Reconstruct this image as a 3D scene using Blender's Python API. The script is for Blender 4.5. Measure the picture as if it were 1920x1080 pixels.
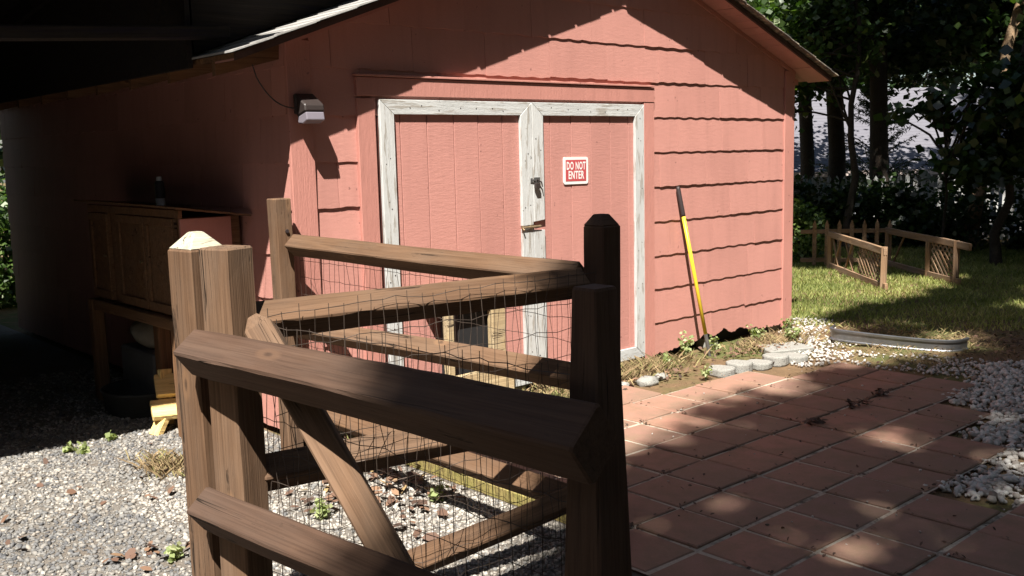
import bpy, math, random
import numpy as np
from mathutils import Vector, Matrix
random.seed(7); rng = np.random.default_rng(11)
D = bpy.data; S = bpy.context.scene
R_ = math.radians
for o in list(D.objects): D.objects.remove(o, do_unlink=True)
COL = S.collection

# ------------------------------------------------------------------ camera
cam = D.cameras.new('camera'); cam_o = D.objects.new('camera', cam); COL.objects.link(cam_o)
rt = Vector((0.74280719, -0.6690837, -0.02375881)); up = Vector((0.10943815, 0.08633388, 0.99023722)); fw = Vector((0.66050039, 0.73815545, -0.13735271))
CAM = Vector((0.0, -5.2056, 1.7569))
cam_o.matrix_world = Matrix(((rt.x, up.x, -fw.x, CAM.x), (rt.y, up.y, -fw.y, CAM.y), (rt.z, up.z, -fw.z, CAM.z), (0, 0, 0, 1)))
cam.sensor_width = 36; cam.lens = 36 * 1845.09 / 1920; cam.clip_end = 600; cam.clip_start = 0.05
S.camera = cam_o
# ------------------------------------------------------------------ sun and sky
SUN = Vector((1.18, 1.0, -2.2)).normalized()          # direction the light travels
SU, SV = 1.18 / 2.2, 1.0 / 2.2                        # ground shift of a shadow per metre of height
w = D.worlds.new('World'); S.world = w; w.use_nodes = True
nt = w.node_tree; bg = nt.nodes['Background']
sky = nt.nodes.new('ShaderNodeTexSky'); sky.sky_type = 'NISHITA'; sky.sun_disc = False
sky.sun_elevation = R_(54.9); sky.sun_rotation = math.atan2(-SUN.x, -SUN.y)
sky.air_density = 1.0; sky.dust_density = 1.2; sky.ozone_density = 1.0
nt.links.new(sky.outputs[0], bg.inputs[0]); bg.inputs[1].default_value = 0.05
sl = D.lights.new('sun', 'SUN'); sl.energy = 5.0; sl.angle = R_(0.53); sl.color = (1.0, 0.95, 0.87)
so = D.objects.new('sun', sl); COL.objects.link(so); so.rotation_euler = SUN.to_track_quat('-Z', 'Y').to_euler(); so.location = (-10, -10, 25)
S.view_settings.view_transform = 'Standard'; S.view_settings.look = 'None'; S.view_settings.gamma = 1
S.view_settings.use_curve_mapping = False
S.view_settings.exposure = 1.4
S.render.engine = 'CYCLES'

# ------------------------------------------------------------------ node helpers
class NT:
    def __init__(s, name):
        s.m = D.materials.new(name); s.m.use_nodes = True; s.t = s.m.node_tree; s.n = s.t.nodes; s.l = s.t.links
        s.b = s.n['Principled BSDF']; s.out = s.n['Material Output']
    def add(s, typ, **kw):
        n = s.n.new(typ)
        for k, v in kw.items(): setattr(n, k, v)
        return n
    def link(s, a, b): s.l.new(a, b)
    def coord(s, scale=(1, 1, 1), kind='Object', rand=True):
        tc = s.add('ShaderNodeTexCoord'); mp = s.add('ShaderNodeMapping'); mp.inputs['Scale'].default_value = scale
        s.link(tc.outputs[kind], mp.inputs['Vector'])
        if rand:
            oi = s.add('ShaderNodeObjectInfo'); vm = s.add('ShaderNodeVectorMath', operation='SCALE')
            vm.inputs[0].default_value = (37.1, 91.7, 53.3); s.link(oi.outputs['Random'], vm.inputs['Scale'])
            s.link(vm.outputs[0], mp.inputs['Location'])
        return mp.outputs[0]
    def noise(s, vec, scale=5, detail=6, rough=.6, dist=0):
        n = s.add('ShaderNodeTexNoise'); n.inputs['Scale'].default_value = scale; n.inputs['Detail'].default_value = detail
        n.inputs['Roughness'].default_value = rough; n.inputs['Distortion'].default_value = dist
        if vec is not None: s.link(vec, n.inputs['Vector'])
        return n.outputs['Fac']
    def ramp(s, fac, stops):
        r = s.add('ShaderNodeValToRGB'); e = r.color_ramp.elements
        while len(e) < len(stops): e.new(.5)
        for i, (p, c) in enumerate(stops):
            e[i].position = p; e[i].color = (c, c, c, 1) if isinstance(c, (int, float)) else (*c, 1)
        s.link(fac, r.inputs[0]); return r.outputs[0]
    def mix(s, fac, a, b, mode='MIX'):
        n = s.add('ShaderNodeMix', data_type='RGBA', blend_type=mode)
        for i, v in ((0, fac), (6, a), (7, b)):
            if isinstance(v, (int, float)): n.inputs[i].default_value = v
            elif isinstance(v, tuple): n.inputs[i].default_value = (*v, 1)
            else: s.link(v, n.inputs[i])
        return n.outputs[2]
    def math(s, op, a, b=0.5):
        n = s.add('ShaderNodeMath', operation=op)
        for i, v in ((0, a), (1, b)):
            if isinstance(v, (int, float)): n.inputs[i].default_value = v
            else: s.link(v, n.inputs[i])
        return n.outputs[0]
    def bump(s, h, strength=.3, dist=.01):
        n = s.add('ShaderNodeBump'); n.inputs['Strength'].default_value = strength; n.inputs['Distance'].default_value = dist
        s.link(h, n.inputs['Height']); s.link(n.outputs[0], s.b.inputs['Normal'])
    def rand(s): return s.add('ShaderNodeObjectInfo').outputs['Random']
    def attr(s, name='tint'):
        a = s.add('ShaderNodeAttribute'); a.attribute_name = name; return a.outputs['Fac']
    def done(s, col, rough=.8, spec=.3):
        if isinstance(col, tuple): s.b.inputs['Base Color'].default_value = (*col, 1)
        else: s.link(col, s.b.inputs['Base Color'])
        if isinstance(rough, (int, float)): s.b.inputs['Roughness'].default_value = rough
        else: s.link(rough, s.b.inputs['Roughness'])
        s.b.inputs['Specular IOR Level'].default_value = spec
        return s.m

def wood(name, light, mid, dark, grey=(.30, .27, .24), greyamt=.35, bumpd=.004):
    t = NT(name)
    g = t.noise(t.coord((.7, 16, 16)), 2.2, 6, .6, .8); big = t.noise(t.coord((1, 2.5, 2.5)), 2.2, 5, .65); cr = t.noise(t.coord((.28, 9, 9)), 2.4, 2, .5, .35)
    lines = t.noise(t.coord((.9, 75, 75)), 2.4, 3, .55, .3); spk = t.noise(t.coord((40, 60, 60)), 2.5, 3, .7)
    c = t.ramp(g, [(.22, dark), (.5, mid), (.78, light)])
    c = t.mix(t.ramp(lines, [(.36, .38), (.52, 0.0)]), c, t.mix(1.0, c, (.42, .38, .34), 'MULTIPLY'))
    c = t.mix(t.ramp(big, [(.42, 0.0), (.72, greyamt)]), c, grey)
    # knots with a pale ring
    vo = t.add('ShaderNodeTexVoronoi'); vo.inputs['Scale'].default_value = 1.0; t.link(t.coord((2.6, 7, 7)), vo.inputs['Vector'])
    kd = vo.outputs['Distance']
    c = t.mix(t.ramp(kd, [(.05, 0.0), (.085, .55), (.12, .55), (.17, 0.0)]), c, t.mix(1.0, light, (1.15, 1.1, 1.0), 'MULTIPLY'))
    c = t.mix(t.ramp(kd, [(.03, .8), (.075, 0.0)]), c, tuple(x * .45 for x in dark))
    # checks and cracks along the grain
    ck = t.ramp(cr, [(.488, 0.0), (.4975, 1.0), (.5025, 1.0), (.512, 0.0)]); ck = t.math('MULTIPLY', ck, t.ramp(big, [(.53, 0.0), (.60, 1.0)]))
    c = t.mix(ck, c, (.012, .008, .005))
    c = t.mix(t.ramp(spk, [(.62, 0.0), (.74, .35)]), c, light)
    r = t.rand(); c = t.mix(t.math('MULTIPLY', r, .45), c, t.mix(1.0, c, (.62, .55, .48), 'MULTIPLY'))
    h = t.math('SUBTRACT', t.math('ADD', t.math('MULTIPLY', g, .6), t.math('MULTIPLY', lines, .7)), t.math('MULTIPLY', ck, 2.0))
    t.bump(h, .6, bumpd)
    return t.done(c, .85, .2)

def paint(name, base, worn, wear=.62, horiz=False, rough=.6, stretch=(2, 2, 2), bump=.25, dark=.8):
    t = NT(name)
    v = t.coord((1, 1, 1)); st = t.coord(stretch)
    a = t.noise(v, 1.6, 5, .6); b = t.noise(st, 6, 6, .65); f = t.noise(st, 40, 3, .6)
    c = t.mix(t.ramp(a, [(.3, 0.0), (.75, 1.0)]), base, tuple(x * dark for x in base))
    c = t.mix(t.math('MULTIPLY', t.rand(), .30), c, tuple(min(1, x * 1.22 + .012) for x in base))
    st2 = t.noise(t.coord((5, 5, .5)), 2.2, 4, .6); c = t.mix(t.ramp(st2, [(.5, 0.0), (.78, .45)]), c, tuple(x * .72 for x in base))
    spot = t.noise(t.coord((1, 1, 1)), 21, 2, .5); c = t.mix(t.ramp(spot, [(.735, 0.0), (.76, .8)]), c, tuple(x * .38 for x in base))
    c = t.mix(t.ramp(b, [(wear, 0.0), (wear + .05, 1.0)]), c, worn)
    c = t.mix(t.math('MULTIPLY', t.ramp(f, [(.5, 0.0), (.8, .45)]), 1.0), c, tuple(x * .65 for x in base))
    t.bump(t.math('ADD', b, t.math('MULTIPLY', f, .4)), bump, .008)
    return t.done(c, rough, .35)

def plain(name, col, rough=.6, metal=0.0, var=.25, scale=8, spec=.4, bump=.1):
    t = NT(name); a = t.noise(t.coord((1, 1, 1)), scale, 5, .6)
    c = t.mix(t.ramp(a, [(.3, 0.0), (.75, 1.0)]), col, tuple(x * (1 - var) for x in col))
    t.b.inputs['Metallic'].default_value = metal
    if bump: t.bump(a, bump, .004)
    return t.done(c, rough, spec)

RED = (.47, .222, .184)
M = {}
M['red'] = paint('red_paint_siding', RED, (.30, .12, .09), .74, stretch=(3, 3, 9), dark=.82)
M['red_trim'] = paint('red_paint_trim', (.46, .205, .167), (.24, .15, .11), .70, stretch=(12, 12, 1.5), bump=.5)
M['red_plank'] = paint('red_paint_rough_sawn', (.46, .215, .18), (.30, .13, .10), .68, stretch=(2.5, 2.5, 11), bump=.3, rough=.7, dark=.86)
M['white_trim'] = paint('weathered_white_paint', (.48, .485, .475), (.31, .29, .26), .545, stretch=(6, 6, .7), bump=.5, rough=.7, dark=.84)
M['white_rail'] = paint('weathered_white_paint_rail', (.48, .485, .475), (.31, .29, .26), .545, stretch=(.7, 6, 6), bump=.5, rough=.7, dark=.84)
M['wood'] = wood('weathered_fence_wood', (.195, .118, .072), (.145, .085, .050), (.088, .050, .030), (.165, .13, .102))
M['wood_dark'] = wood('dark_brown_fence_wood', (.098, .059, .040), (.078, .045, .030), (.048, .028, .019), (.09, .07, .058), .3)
M['wood_light'] = wood('tan_railing_wood', (.40, .27, .165), (.29, .18, .105), (.13, .075, .045))
M['wood_grey'] = wood('bleached_post_cap', (.56, .53, .46), (.48, .44, .36), (.33, .29, .22), (.38, .40, .27), .5)
M['wood_cab'] = wood('brown_cabinet_wood', (.26, .145, .075), (.19, .10, .052), (.10, .055, .03), (.16, .12, .09), .3)
M['pine'] = wood('fresh_pine', (.80, .62, .30), (.74, .54, .22), (.62, .42, .14), (.74, .58, .28), .2)
M['ply'] = wood('pale_plywood', (.50, .40, .24), (.42, .32, .18), (.28, .2, .11), (.4, .36, .28), .4)
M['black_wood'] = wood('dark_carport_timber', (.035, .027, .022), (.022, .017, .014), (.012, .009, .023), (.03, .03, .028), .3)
M['wire'] = plain('rusty_galvanised_wire', (.10, .075, .06), .55, .6, .5, 30)
M['black'] = plain('black_rubber_grip', (.035, .025, .025), .55)
M['yellow'] = plain('yellow_fibreglass', (.72, .52, .035), .4, 0, .12)
M['metal'] = plain('grey_steel', (.30, .29, .29), .42, .8, .4, 20)
M['galv'] = plain('galvanised_sheet', (.36, .37, .39), .33, .9, .35, 9, bump=.25)
M['brass'] = plain('dull_brass', (.34, .25, .15), .5, .6, .4, 30)
M['lamp_body'] = plain('dark_bronze_housing', (.035, .026, .024), .5)
M['lens'] = plain('frosted_lens', (.20, .18, .21), .25, 0, .1)
M['dark'] = plain('near_black', (.012, .012, .013), .8)
M['sign_white'] = plain('sign_white', (.74, .72, .69), .45, 0, .06, bump=0)
M['sign_red'] = plain('sign_red', (.46, .075, .08), .45, 0, .12, bump=0)
M['red_deep'] = plain('dark_red_groove', (.10, .035, .028), .9)  # dark red door backing, shows as lines between the planks
M['rake'] = plain('shaded_rake', (.09, .045, .035), .9, 0, .5)  # rake board colour darkened for the shade under the shingle overhang
M['concrete'] = None
M['sack'] = plain('pale_sackcloth', (.28, .25, .2), .9, 0, .3, 15)
M['bin'] = plain('dull_grey_plastic', (.12, .12, .12), .6)
M['tub'] = plain('black_rubber_tub', (.04, .04, .038), .7)
M['can'] = plain('spray_can_dark', (.05, .05, .055), .35, .3)
M['can_white'] = plain('spray_can_white', (.6, .6, .6), .4)
M['house_wall'] = plain('bluegrey_house_siding', (.30, .32, .35), .7)
M['house_trim'] = plain('pale_pink_gutter', (.68, .56, .52), .5, 0, .1)
M['block_wall'] = plain('dark_block_wall', (.05, .035, .028), .9)

t = NT('concrete_edging'); n1 = t.noise(t.coord(), 120, 3, .7); n2 = t.noise(t.coord(), 9, 5, .6)
c = t.mix(n2, (.32, .31, .285), (.22, .22, .20)); c = t.mix(t.ramp(n1, [(.35, 1.0), (.5, 0.0)]), c, (.12, .12, .11)); t.bump(n1, .6, .004); M['concrete'] = t.done(c, .9)

t = NT('roof_shingle'); v = t.coord((1, 1, 1), rand=True); n1 = t.noise(v, 160, 2, .7); n2 = t.noise(v, 3, 4)
c = t.mix(n1, (.20, .19, .18), (.46, .45, .43)); c = t.mix(t.ramp(n2, [(.4, 0.0), (.8, .5)]), c, (.15, .14, .13)); t.bump(n1, .5, .003); M['roof'] = t.done(c, .85)

t = NT('roof_shingle_dark'); v = t.coord((1, 1, 1), rand=True); n1 = t.noise(v, 120, 3, .7); n2 = t.noise(v, 14, 4)  # darker shingle colour with tan flecks for the right slope
c = t.mix(n1, (.06, .052, .045), (.17, .15, .13)); c = t.mix(t.ramp(n2, [(.5, 0.0), (.62, .8)]), c, (.40, .34, .25)); t.bump(n1, .8, .006); M['roof_dark'] = t.done(c, .9)
t = NT('neighbour_roof'); v = t.coord((1, 1, 1), rand=False)
n1 = t.noise(v, 60, 2, .7); n2 = t.noise(t.coord((.4, 2.5, 2.5), rand=False), 4, 4)
c = t.mix(n1, (.11, .107, .124), (.16, .157, .18)); c = t.mix(t.ramp(n2, [(.4, 0.0), (.8, .35)]), c, (.09, .087, .10)); M['house_roof'] = t.done(c, .85)

# terracotta paver
t = NT('terracotta_paver'); v = t.coord(); n1 = t.noise(v, 7, 6, .65); n2 = t.noise(v, 90, 3, .7); r = t.rand()
c = t.mix(r, (.32, .165, .120), (.225, .135, .105)); c = t.mix(t.ramp(n1, [(.38, 0.0), (.70, .85)]), c, (.20, .135, .088))
n3 = t.noise(t.coord((1, 1, 1), rand=False), 1.7, 5, .65); c = t.mix(t.ramp(n3, [(.48, 0.0), (.68, .6)]), c, (.16, .12, .085))
c = t.mix(t.ramp(n2, [(.55, 0.0), (.8, .4)]), c, (.36, .22, .17)); t.bump(t.math('ADD', n2, n1), .35, .003)
M['tile'] = t.done(c, t.ramp(n1, [(.3, .72), (.7, .9)]), .3)
t = NT('sandy_joint'); v = t.coord(rand=False); n1 = t.noise(v, 60, 4, .7); n2 = t.noise(v, 4.2, 5, .7)
c = t.mix(n1, (.28, .235, .185), (.50, .44, .36)); c = t.mix(t.ramp(n2, [(.5, 0.0), (.62, .9)]), c, (.06, .045, .03)); t.bump(n1, .8, .01); M['joint'] = t.done(c, .95)

# ground: soil with grass tint and leaf litter
t = NT('lawn_soil'); v = t.coord(rand=False); n1 = t.noise(v, 1.1, 6, .62); n2 = t.noise(v, 30, 5, .7); n3 = t.noise(v, 6, 5, .6)
c = t.mix(n2, (.085, .055, .032), (.21, .14, .08)); c = t.mix(t.ramp(n1, [(.45, 0.0), (.6, .8)]), c, t.mix(n2, (.05, .075, .02), (.12, .14, .05)))
c = t.mix(t.ramp(n3, [(.55, 0.0), (.7, .6)]), c, (.24, .15, .085)); t.bump(n2, .8, .02); M['soil'] = t.done(c, .95, .1)
t = NT('gravel_bed'); v = t.coord(rand=False); n2 = t.noise(v, 45, 4, .7); n1 = t.noise(v, 3, 4)
c = t.mix(n2, (.09, .08, .07), (.27, .245, .215)); c = t.mix(t.ramp(n1, [(.5, 0.0), (.7, .5)]), c, (.13, .09, .06)); t.bump(n2, 1.0, .02); M['gravel_bed'] = t.done(c, .95, .1)

def tinted(name, stops, rough=.8, bumps=0, spec=.3, transl=None):
    t = NT(name); a = t.attr('tint'); r = t.ramp(a, stops); c = r
    if bumps:
        n = t.noise(t.coord(rand=False), bumps, 4, .7); c = t.mix(t.math('MULTIPLY', n, .5), r, t.mix(1.0, r, (.5, .47, .43), 'MULTIPLY')); t.bump(n, .4, .004)
    m = t.done(c, rough, spec)
    if transl:
        tr = t.add('ShaderNodeBsdfTranslucent'); t.link(t.mix(1.0, c, transl, 'MULTIPLY'), tr.inputs['Color'])
        mx = t.add('ShaderNodeMixShader'); mx.inputs[0].default_value = .35
        t.link(t.b.outputs[0], mx.inputs[1]); t.link(tr.outputs[0], mx.inputs[2]); t.link(mx.outputs[0], t.out.inputs['Surface'])
    return m
M['gravel'] = tinted('grey_gravel_stones', [(0, (.08, .082, .088)), (.3, (.15, .15, .152)), (.6, (.22, .213, .20)), (.85, (.33, .30, .26)), (1, (.44, .41, .37))], .75, 60)
M['pebble'] = tinted('white_marble_pebbles', [(0, (.13, .10, .08)), (.2, (.30, .27, .24)), (.55, (.45, .43, .40)), (1, (.62, .61, .58))], .7, 40)
M['leaf_dark'] = tinted('dark_tree_leaves', [(0, (.012, .024, .009)), (.6, (.028, .055, .016)), (1, (.075, .12, .03))], .36, 0, .6, (1.3, 1.6, .5))
M['leaf_mid'] = tinted('green_tree_leaves', [(0, (.025, .05, .012)), (.6, (.055, .10, .025)), (1, (.14, .19, .05))], .42, 0, .5, (1.3, 1.6, .5))
M['weed'] = tinted('weed_leaves', [(0, (.14, .19, .06)), (.6, (.28, .33, .14)), (1, (.42, .44, .25))], .6, 0, .3, (1.2, 1.3, .6))
M['grass'] = tinted('grass_blades', [(0, (.12, .155, .04)), (.5, (.30, .32, .10)), (.85, (.48, .44, .19)), (1, (.58, .49, .27))], .6, 0, .25, (1.2, 1.3, .5))
M['dry'] = tinted('dry_grass', [(0, (.16, .11, .055)), (.6, (.28, .20, .11)), (1, (.22, .22, .08))], .8)
M['litter'] = tinted('fallen_leaves', [(0, (.05, .032, .024)), (.5, (.13, .075, .052)), (.85, (.22, .13, .08)), (1, (.32, .23, .11))], .7, 0, .3)
M['bark'] = wood('dark_bark', (.075, .058, .044), (.045, .034, .027), (.02, .015, .012), (.07, .075, .06), .4, .02)
M['bark_pale'] = wood('pale_bark', (.42, .30, .18), (.30, .20, .12), (.12, .08, .05), (.3, .26, .2), .4, .015)
M['moss_timber'] = wood('mossy_edging_timber', (.40, .34, .13), (.28, .22, .09), (.12, .09, .045), (.25, .27, .06), .6)

# ------------------------------------------------------------------ object helpers
def props(o, label=None, cat=None, group=None, kind=None):
    if label: o['label'] = label
    if cat: o['category'] = cat
    if group: o['group'] = group
    if kind: o['kind'] = kind
    return o
def empty(name, loc, label=None, cat=None, group=None, kind=None):
    o = D.objects.new(name, None); COL.objects.link(o); o.location = loc; o.empty_display_size = .1
    return props(o, label, cat, group, kind)
def wloc(o):
    v = Vector((0, 0, 0))
    while o is not None: v = v + o.location; o = o.parent
    return v
def rawmesh(name, V, F, tint=None, smooth=False):
    me = D.meshes.new(name); V = np.asarray(V, dtype=np.float32)
    if isinstance(F, np.ndarray):
        nf, k = F.shape; me.vertices.add(len(V)); me.vertices.foreach_set('co', V.ravel())
        me.loops.add(nf * k); me.loops.foreach_set('vertex_index', F.ravel().astype(np.int32))
        me.polygons.add(nf); me.polygons.foreach_set('loop_start', (np.arange(nf) * k).astype(np.int32))
        try: me.polygons.foreach_set('loop_total', np.full(nf, k, dtype=np.int32))
        except Exception: pass
        me.update(calc_edges=True)
    else:
        me.from_pydata([tuple(map(float, v)) for v in V], [], F); me.update()
    if tint is not None:
        a = me.attributes.new('tint', 'FLOAT', 'POINT'); a.data.foreach_set('value', np.asarray(tint, dtype=np.float32))
    if smooth: me.polygons.foreach_set('use_smooth', np.ones(len(me.polygons), dtype=bool))
    return me
def obj(name, V, F, m, parent=None, tint=None, smooth=False, world=True, mat4=None, **kw):
    """V in world coordinates (world=True): shifted under the parent, or local with mat4 placing it in the world."""
    V = np.asarray(V, dtype=np.float64)
    base = wloc(parent) if parent else Vector((0, 0, 0))
    if mat4 is None:
        ctr = V.mean(axis=0); V = V - ctr
        me = rawmesh(name, V, F, tint, smooth); o = D.objects.new(name, me); COL.objects.link(o)
        if parent:
            o.parent = parent
        o.location = Vector(ctr) - base
    else:
        me = rawmesh(name, V, F, tint, smooth); o = D.objects.new(name, me); COL.objects.link(o)
        if parent: o.parent = parent
        mm = mat4.copy(); mm.translation = mm.translation - base; o.matrix_local = mm
    me.materials.append(M[m] if isinstance(m, str) else m)
    return props(o, **kw)
class MB:
    def __init__(s): s.V = []; s.F = []
    def add(s, V, F):
        k = len(s.V); s.V += [tuple(v) for v in V]; s.F += [tuple(i + k for i in f) for f in F]; return s
    def box(s, a, b):
        x0, y0, z0 = a; x1, y1, z1 = b
        return s.add([(x0, y0, z0), (x1, y0, z0), (x1, y1, z0), (x0, y1, z0), (x0, y0, z1), (x1, y0, z1), (x1, y1, z1), (x0, y1, z1)],
                     [(0, 3, 2, 1), (4, 5, 6, 7), (0, 1, 5, 4), (1, 2, 6, 5), (2, 3, 7, 6), (3, 0, 4, 7)])
    def prism(s, poly, off):
        """poly: list of 3D points; off: vector to extrude."""
        n = len(poly); off = Vector(off); P = [Vector(q) for q in poly]; Q = [q + off for q in P]
        F = [tuple(range(n - 1, -1, -1)), tuple(range(n, 2 * n))] + [(i, (i + 1) % n, n + (i + 1) % n, n + i) for i in range(n)]
        return s.add(P + Q, F)
    def tube(s, pts, rad, n=8, cap=True):
        pts = [Vector(q) for q in pts]; rad = rad if isinstance(rad, (list, tuple)) else [rad] * len(pts)
        k = len(s.V); prev = None
        for i, q in enumerate(pts):
            d = (pts[min(i + 1, len(pts) - 1)] - pts[max(i - 1, 0)]).normalized()
            a = prev if prev is not None else (Vector((0, 0, 1)) if abs(d.z) < .9 else Vector((1, 0, 0)))
            u = (a - d * a.dot(d)).normalized(); v = d.cross(u); prev = u
            for j in range(n):
                an = 2 * math.pi * j / n; s.V.append(tuple(q + (u * math.cos(an) + v * math.sin(an)) * rad[i]))
        for i in range(len(pts) - 1):
            for j in range(n):
                a = k + i * n + j; b = k + i * n + (j + 1) % n; s.F.append((a, b, b + n, a + n))
        if cap:
            s.F.append(tuple(k + j for j in range(n - 1, -1, -1))); m = k + (len(pts) - 1) * n; s.F.append(tuple(m + j for j in range(n)))
        return s
    def build(s, name, m, parent=None, **kw): return obj(name, s.V, s.F, m, parent, **kw)
def bevel(o, w=.004, seg=1):
    b = o.modifiers.new('bevel', 'BEVEL'); b.width = w; b.segments = seg; b.limit_method = 'ANGLE'; b.angle_limit = R_(35); return o

def timber(name, p0, p1, w, h, roll, m, parent, ch=.12, n=14, wob=.003, end0=0.0, end1=0.0, taper=(1, 1), **kw):
    """A sawn timber: chamfered section w x h, turned by roll about its axis, slightly uneven; end0/end1 point the ends."""
    p0 = Vector(p0); p1 = Vector(p1); d = p1 - p0; L = d.length; x = d.normalized()
    a = Vector((0, 0, 1)) if abs(x.z) < .9 else Vector((0, 1, 0))
    y = a.cross(x).normalized(); z = x.cross(y)
    c, s_ = math.cos(roll), math.sin(roll); y, z = y * c + z * s_, z * c - y * s_
    mt = Matrix(((x.x, y.x, z.x, p0.x), (x.y, y.y, z.y, p0.y), (x.z, y.z, z.z, p0.z), (0, 0, 0, 1)))
    hw, hh = w / 2, h / 2; k = ch * min(w, h)
    sec = [(-hw + k, -hh), (hw - k, -hh), (hw, -hh + k), (hw, hh - k), (hw - k, hh), (-hw + k, hh), (-hw, hh - k), (-hw, -hh + k)]
    st = [(0, .35 if end0 else .93)] + ([(end0, 1)] if end0 else [(.006, 1)])
    lo = st[-1][0]; hi = L - (end1 if end1 else .006)
    st += [(lo + (hi - lo) * i / n, 1) for i in range(1, n)] + [(hi, 1), (L, .35 if end1 else .93)]
    rr = random.Random(hash(name) % 1000 + int(abs(p0.x * 977 + p0.y * 613 + p0.z * 331)))
    V = []; F = []; m8 = len(sec); jx = [rr.uniform(0, 6) for _ in range(4)]
    for i, (xx, sc) in enumerate(st):
        tt = xx / L; tp = taper(tt) if callable(taper) else taper[0] + (taper[1] - taper[0]) * tt
        for (yy, zz) in sec:
            V.append((xx, yy * sc * tp + wob * math.sin(3.1 * xx + jx[0]) + rr.uniform(-1, 1) * wob * .4, zz * sc * tp + wob * math.sin(2.3 * xx + jx[1]) + rr.uniform(-1, 1) * wob * .4))
    for i in range(len(st) - 1):
        for j in range(m8):
            a_ = i * m8 + j; b_ = i * m8 + (j + 1) % m8; F.append((a_, b_, b_ + m8, a_ + m8))
    F.append(tuple(range(m8 - 1, -1, -1))); q = (len(st) - 1) * m8; F.append(tuple(range(q, q + m8)))
    return obj(name, V, F, m, parent, mat4=mt, **kw)

# ------------------------------------------------------------------ ground
def tz(x, y):
    s_ = .66 * x + .738 * y; f = np.clip((s_ - 14.5) / 6.5, 0, 1); return -1.9 * f * f * (3 - 2 * f)
xs = np.concatenate([np.linspace(-120, -10, 12), np.arange(-8, 32, 1.0), np.linspace(36, 160, 14)])
ys = np.concatenate([np.linspace(-120, -12, 12), np.arange(-10, 32, 1.0), np.linspace(36, 200, 16)])
X, Y = np.meshgrid(xs, ys); V = np.stack([X, Y, tz(X, Y)], -1).reshape(-1, 3); nx = len(xs)
ii = np.arange(len(ys) - 1)[:, None] * nx + np.arange(nx - 1)[None, :]
F = np.stack([ii, ii + 1, ii + nx + 1, ii + nx], -1).reshape(-1, 4)
obj('ground', V, F, 'soil', kind='structure')
MB().add([(-9, -9, .004), (3.2, -9, .004), (3.2, -2.35, .004), (3.2, -.02, .004), (2.93, -.02, .004), (2.93, 7, .004), (-9, 7, .004)], [(0, 1, 2, 3, 4, 5, 6)]).build('gravel_drive', 'gravel_bed', kind='structure')

ico_t = (1 + 5 ** .5) / 2
IV = np.array([(-1, ico_t, 0), (1, ico_t, 0), (-1, -ico_t, 0), (1, -ico_t, 0), (0, -1, ico_t), (0, 1, ico_t), (0, -1, -ico_t), (0, 1, -ico_t), (ico_t, 0, -1), (ico_t, 0, 1), (-ico_t, 0, -1), (-ico_t, 0, 1)], float); IV /= np.linalg.norm(IV[0])
IF = np.array([(0, 11, 5), (0, 5, 1), (0, 1, 7), (0, 7, 10), (0, 10, 11), (1, 5, 9), (5, 11, 4), (11, 10, 2), (10, 7, 6), (7, 1, 8), (3, 9, 4), (3, 4, 2), (3, 2, 6), (3, 6, 8), (3, 8, 9), (4, 9, 5), (2, 4, 11), (6, 2, 10), (8, 6, 7), (9, 8, 1)])
def rotm(n, flat=1.0):
    """n random rotation matrices, upright part damped by flat."""
    az = rng.uniform(0, 2 * np.pi, n); ax = rng.normal(0, .35 * flat, n); ay = rng.normal(0, .35 * flat, n)
    ca, sa = np.cos(az), np.sin(az); cx, sx = np.cos(ax), np.sin(ax); cy, sy = np.cos(ay), np.sin(ay)
    Z = np.zeros(n); O = np.ones(n)
    Rz = np.stack([ca, -sa, Z, sa, ca, Z, Z, Z, O], -1).reshape(n, 3, 3)
    Rx = np.stack([O, Z, Z, Z, cx, -sx, Z, sx, cx], -1).reshape(n, 3, 3)
    Ry = np.stack([cy, Z, sy, Z, O, Z, -sy, Z, cy], -1).reshape(n, 3, 3)
    return Rz @ Rx @ Ry
def stones(name, P, size, m, label, cat, squash=.6, z0=0.0, smooth=False, tintv=None):
    n = len(P); sc = np.stack([size * rng.uniform(.75, 1.35, n), size * rng.uniform(.6, 1.0, n), size * squash * rng.uniform(.7, 1.2, n)], -1)
    B = IV[None] * (1 + rng.uniform(-.22, .22, (n, 12, 1))); B = B * sc[:, None, :]
    B = np.einsum('nij,nkj->nki', rotm(n), B)
    B[:, :, 0] += P[:, 0, None]; B[:, :, 1] += P[:, 1, None]; B[:, :, 2] += (P[:, 2] + sc[:, 2] * .45)[:, None] + z0
    Fc = (IF[None] + (np.arange(n) * 12)[:, None, None]).reshape(-1, 3)
    tn = np.repeat(tintv if tintv is not None else rng.uniform(0, 1, n), 12)
    return obj(name, B.reshape(-1, 3), Fc, m, tint=tn, smooth=smooth, label=label, category=None, kind='stuff') if False else props(obj(name, B.reshape(-1, 3), Fc, m, tint=tn, smooth=smooth), label, cat, None, 'stuff')
def vnoise(x, y, s, seed=0):
    return (np.sin(x * s * 1.7 + seed) * np.cos(y * s * 1.3 - seed * 2) + np.sin(x * s * .7 - y * s * 1.1 + seed * 3) + np.sin(x * s * 2.9 + y * s * 2.3 + seed)) / 3
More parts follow.
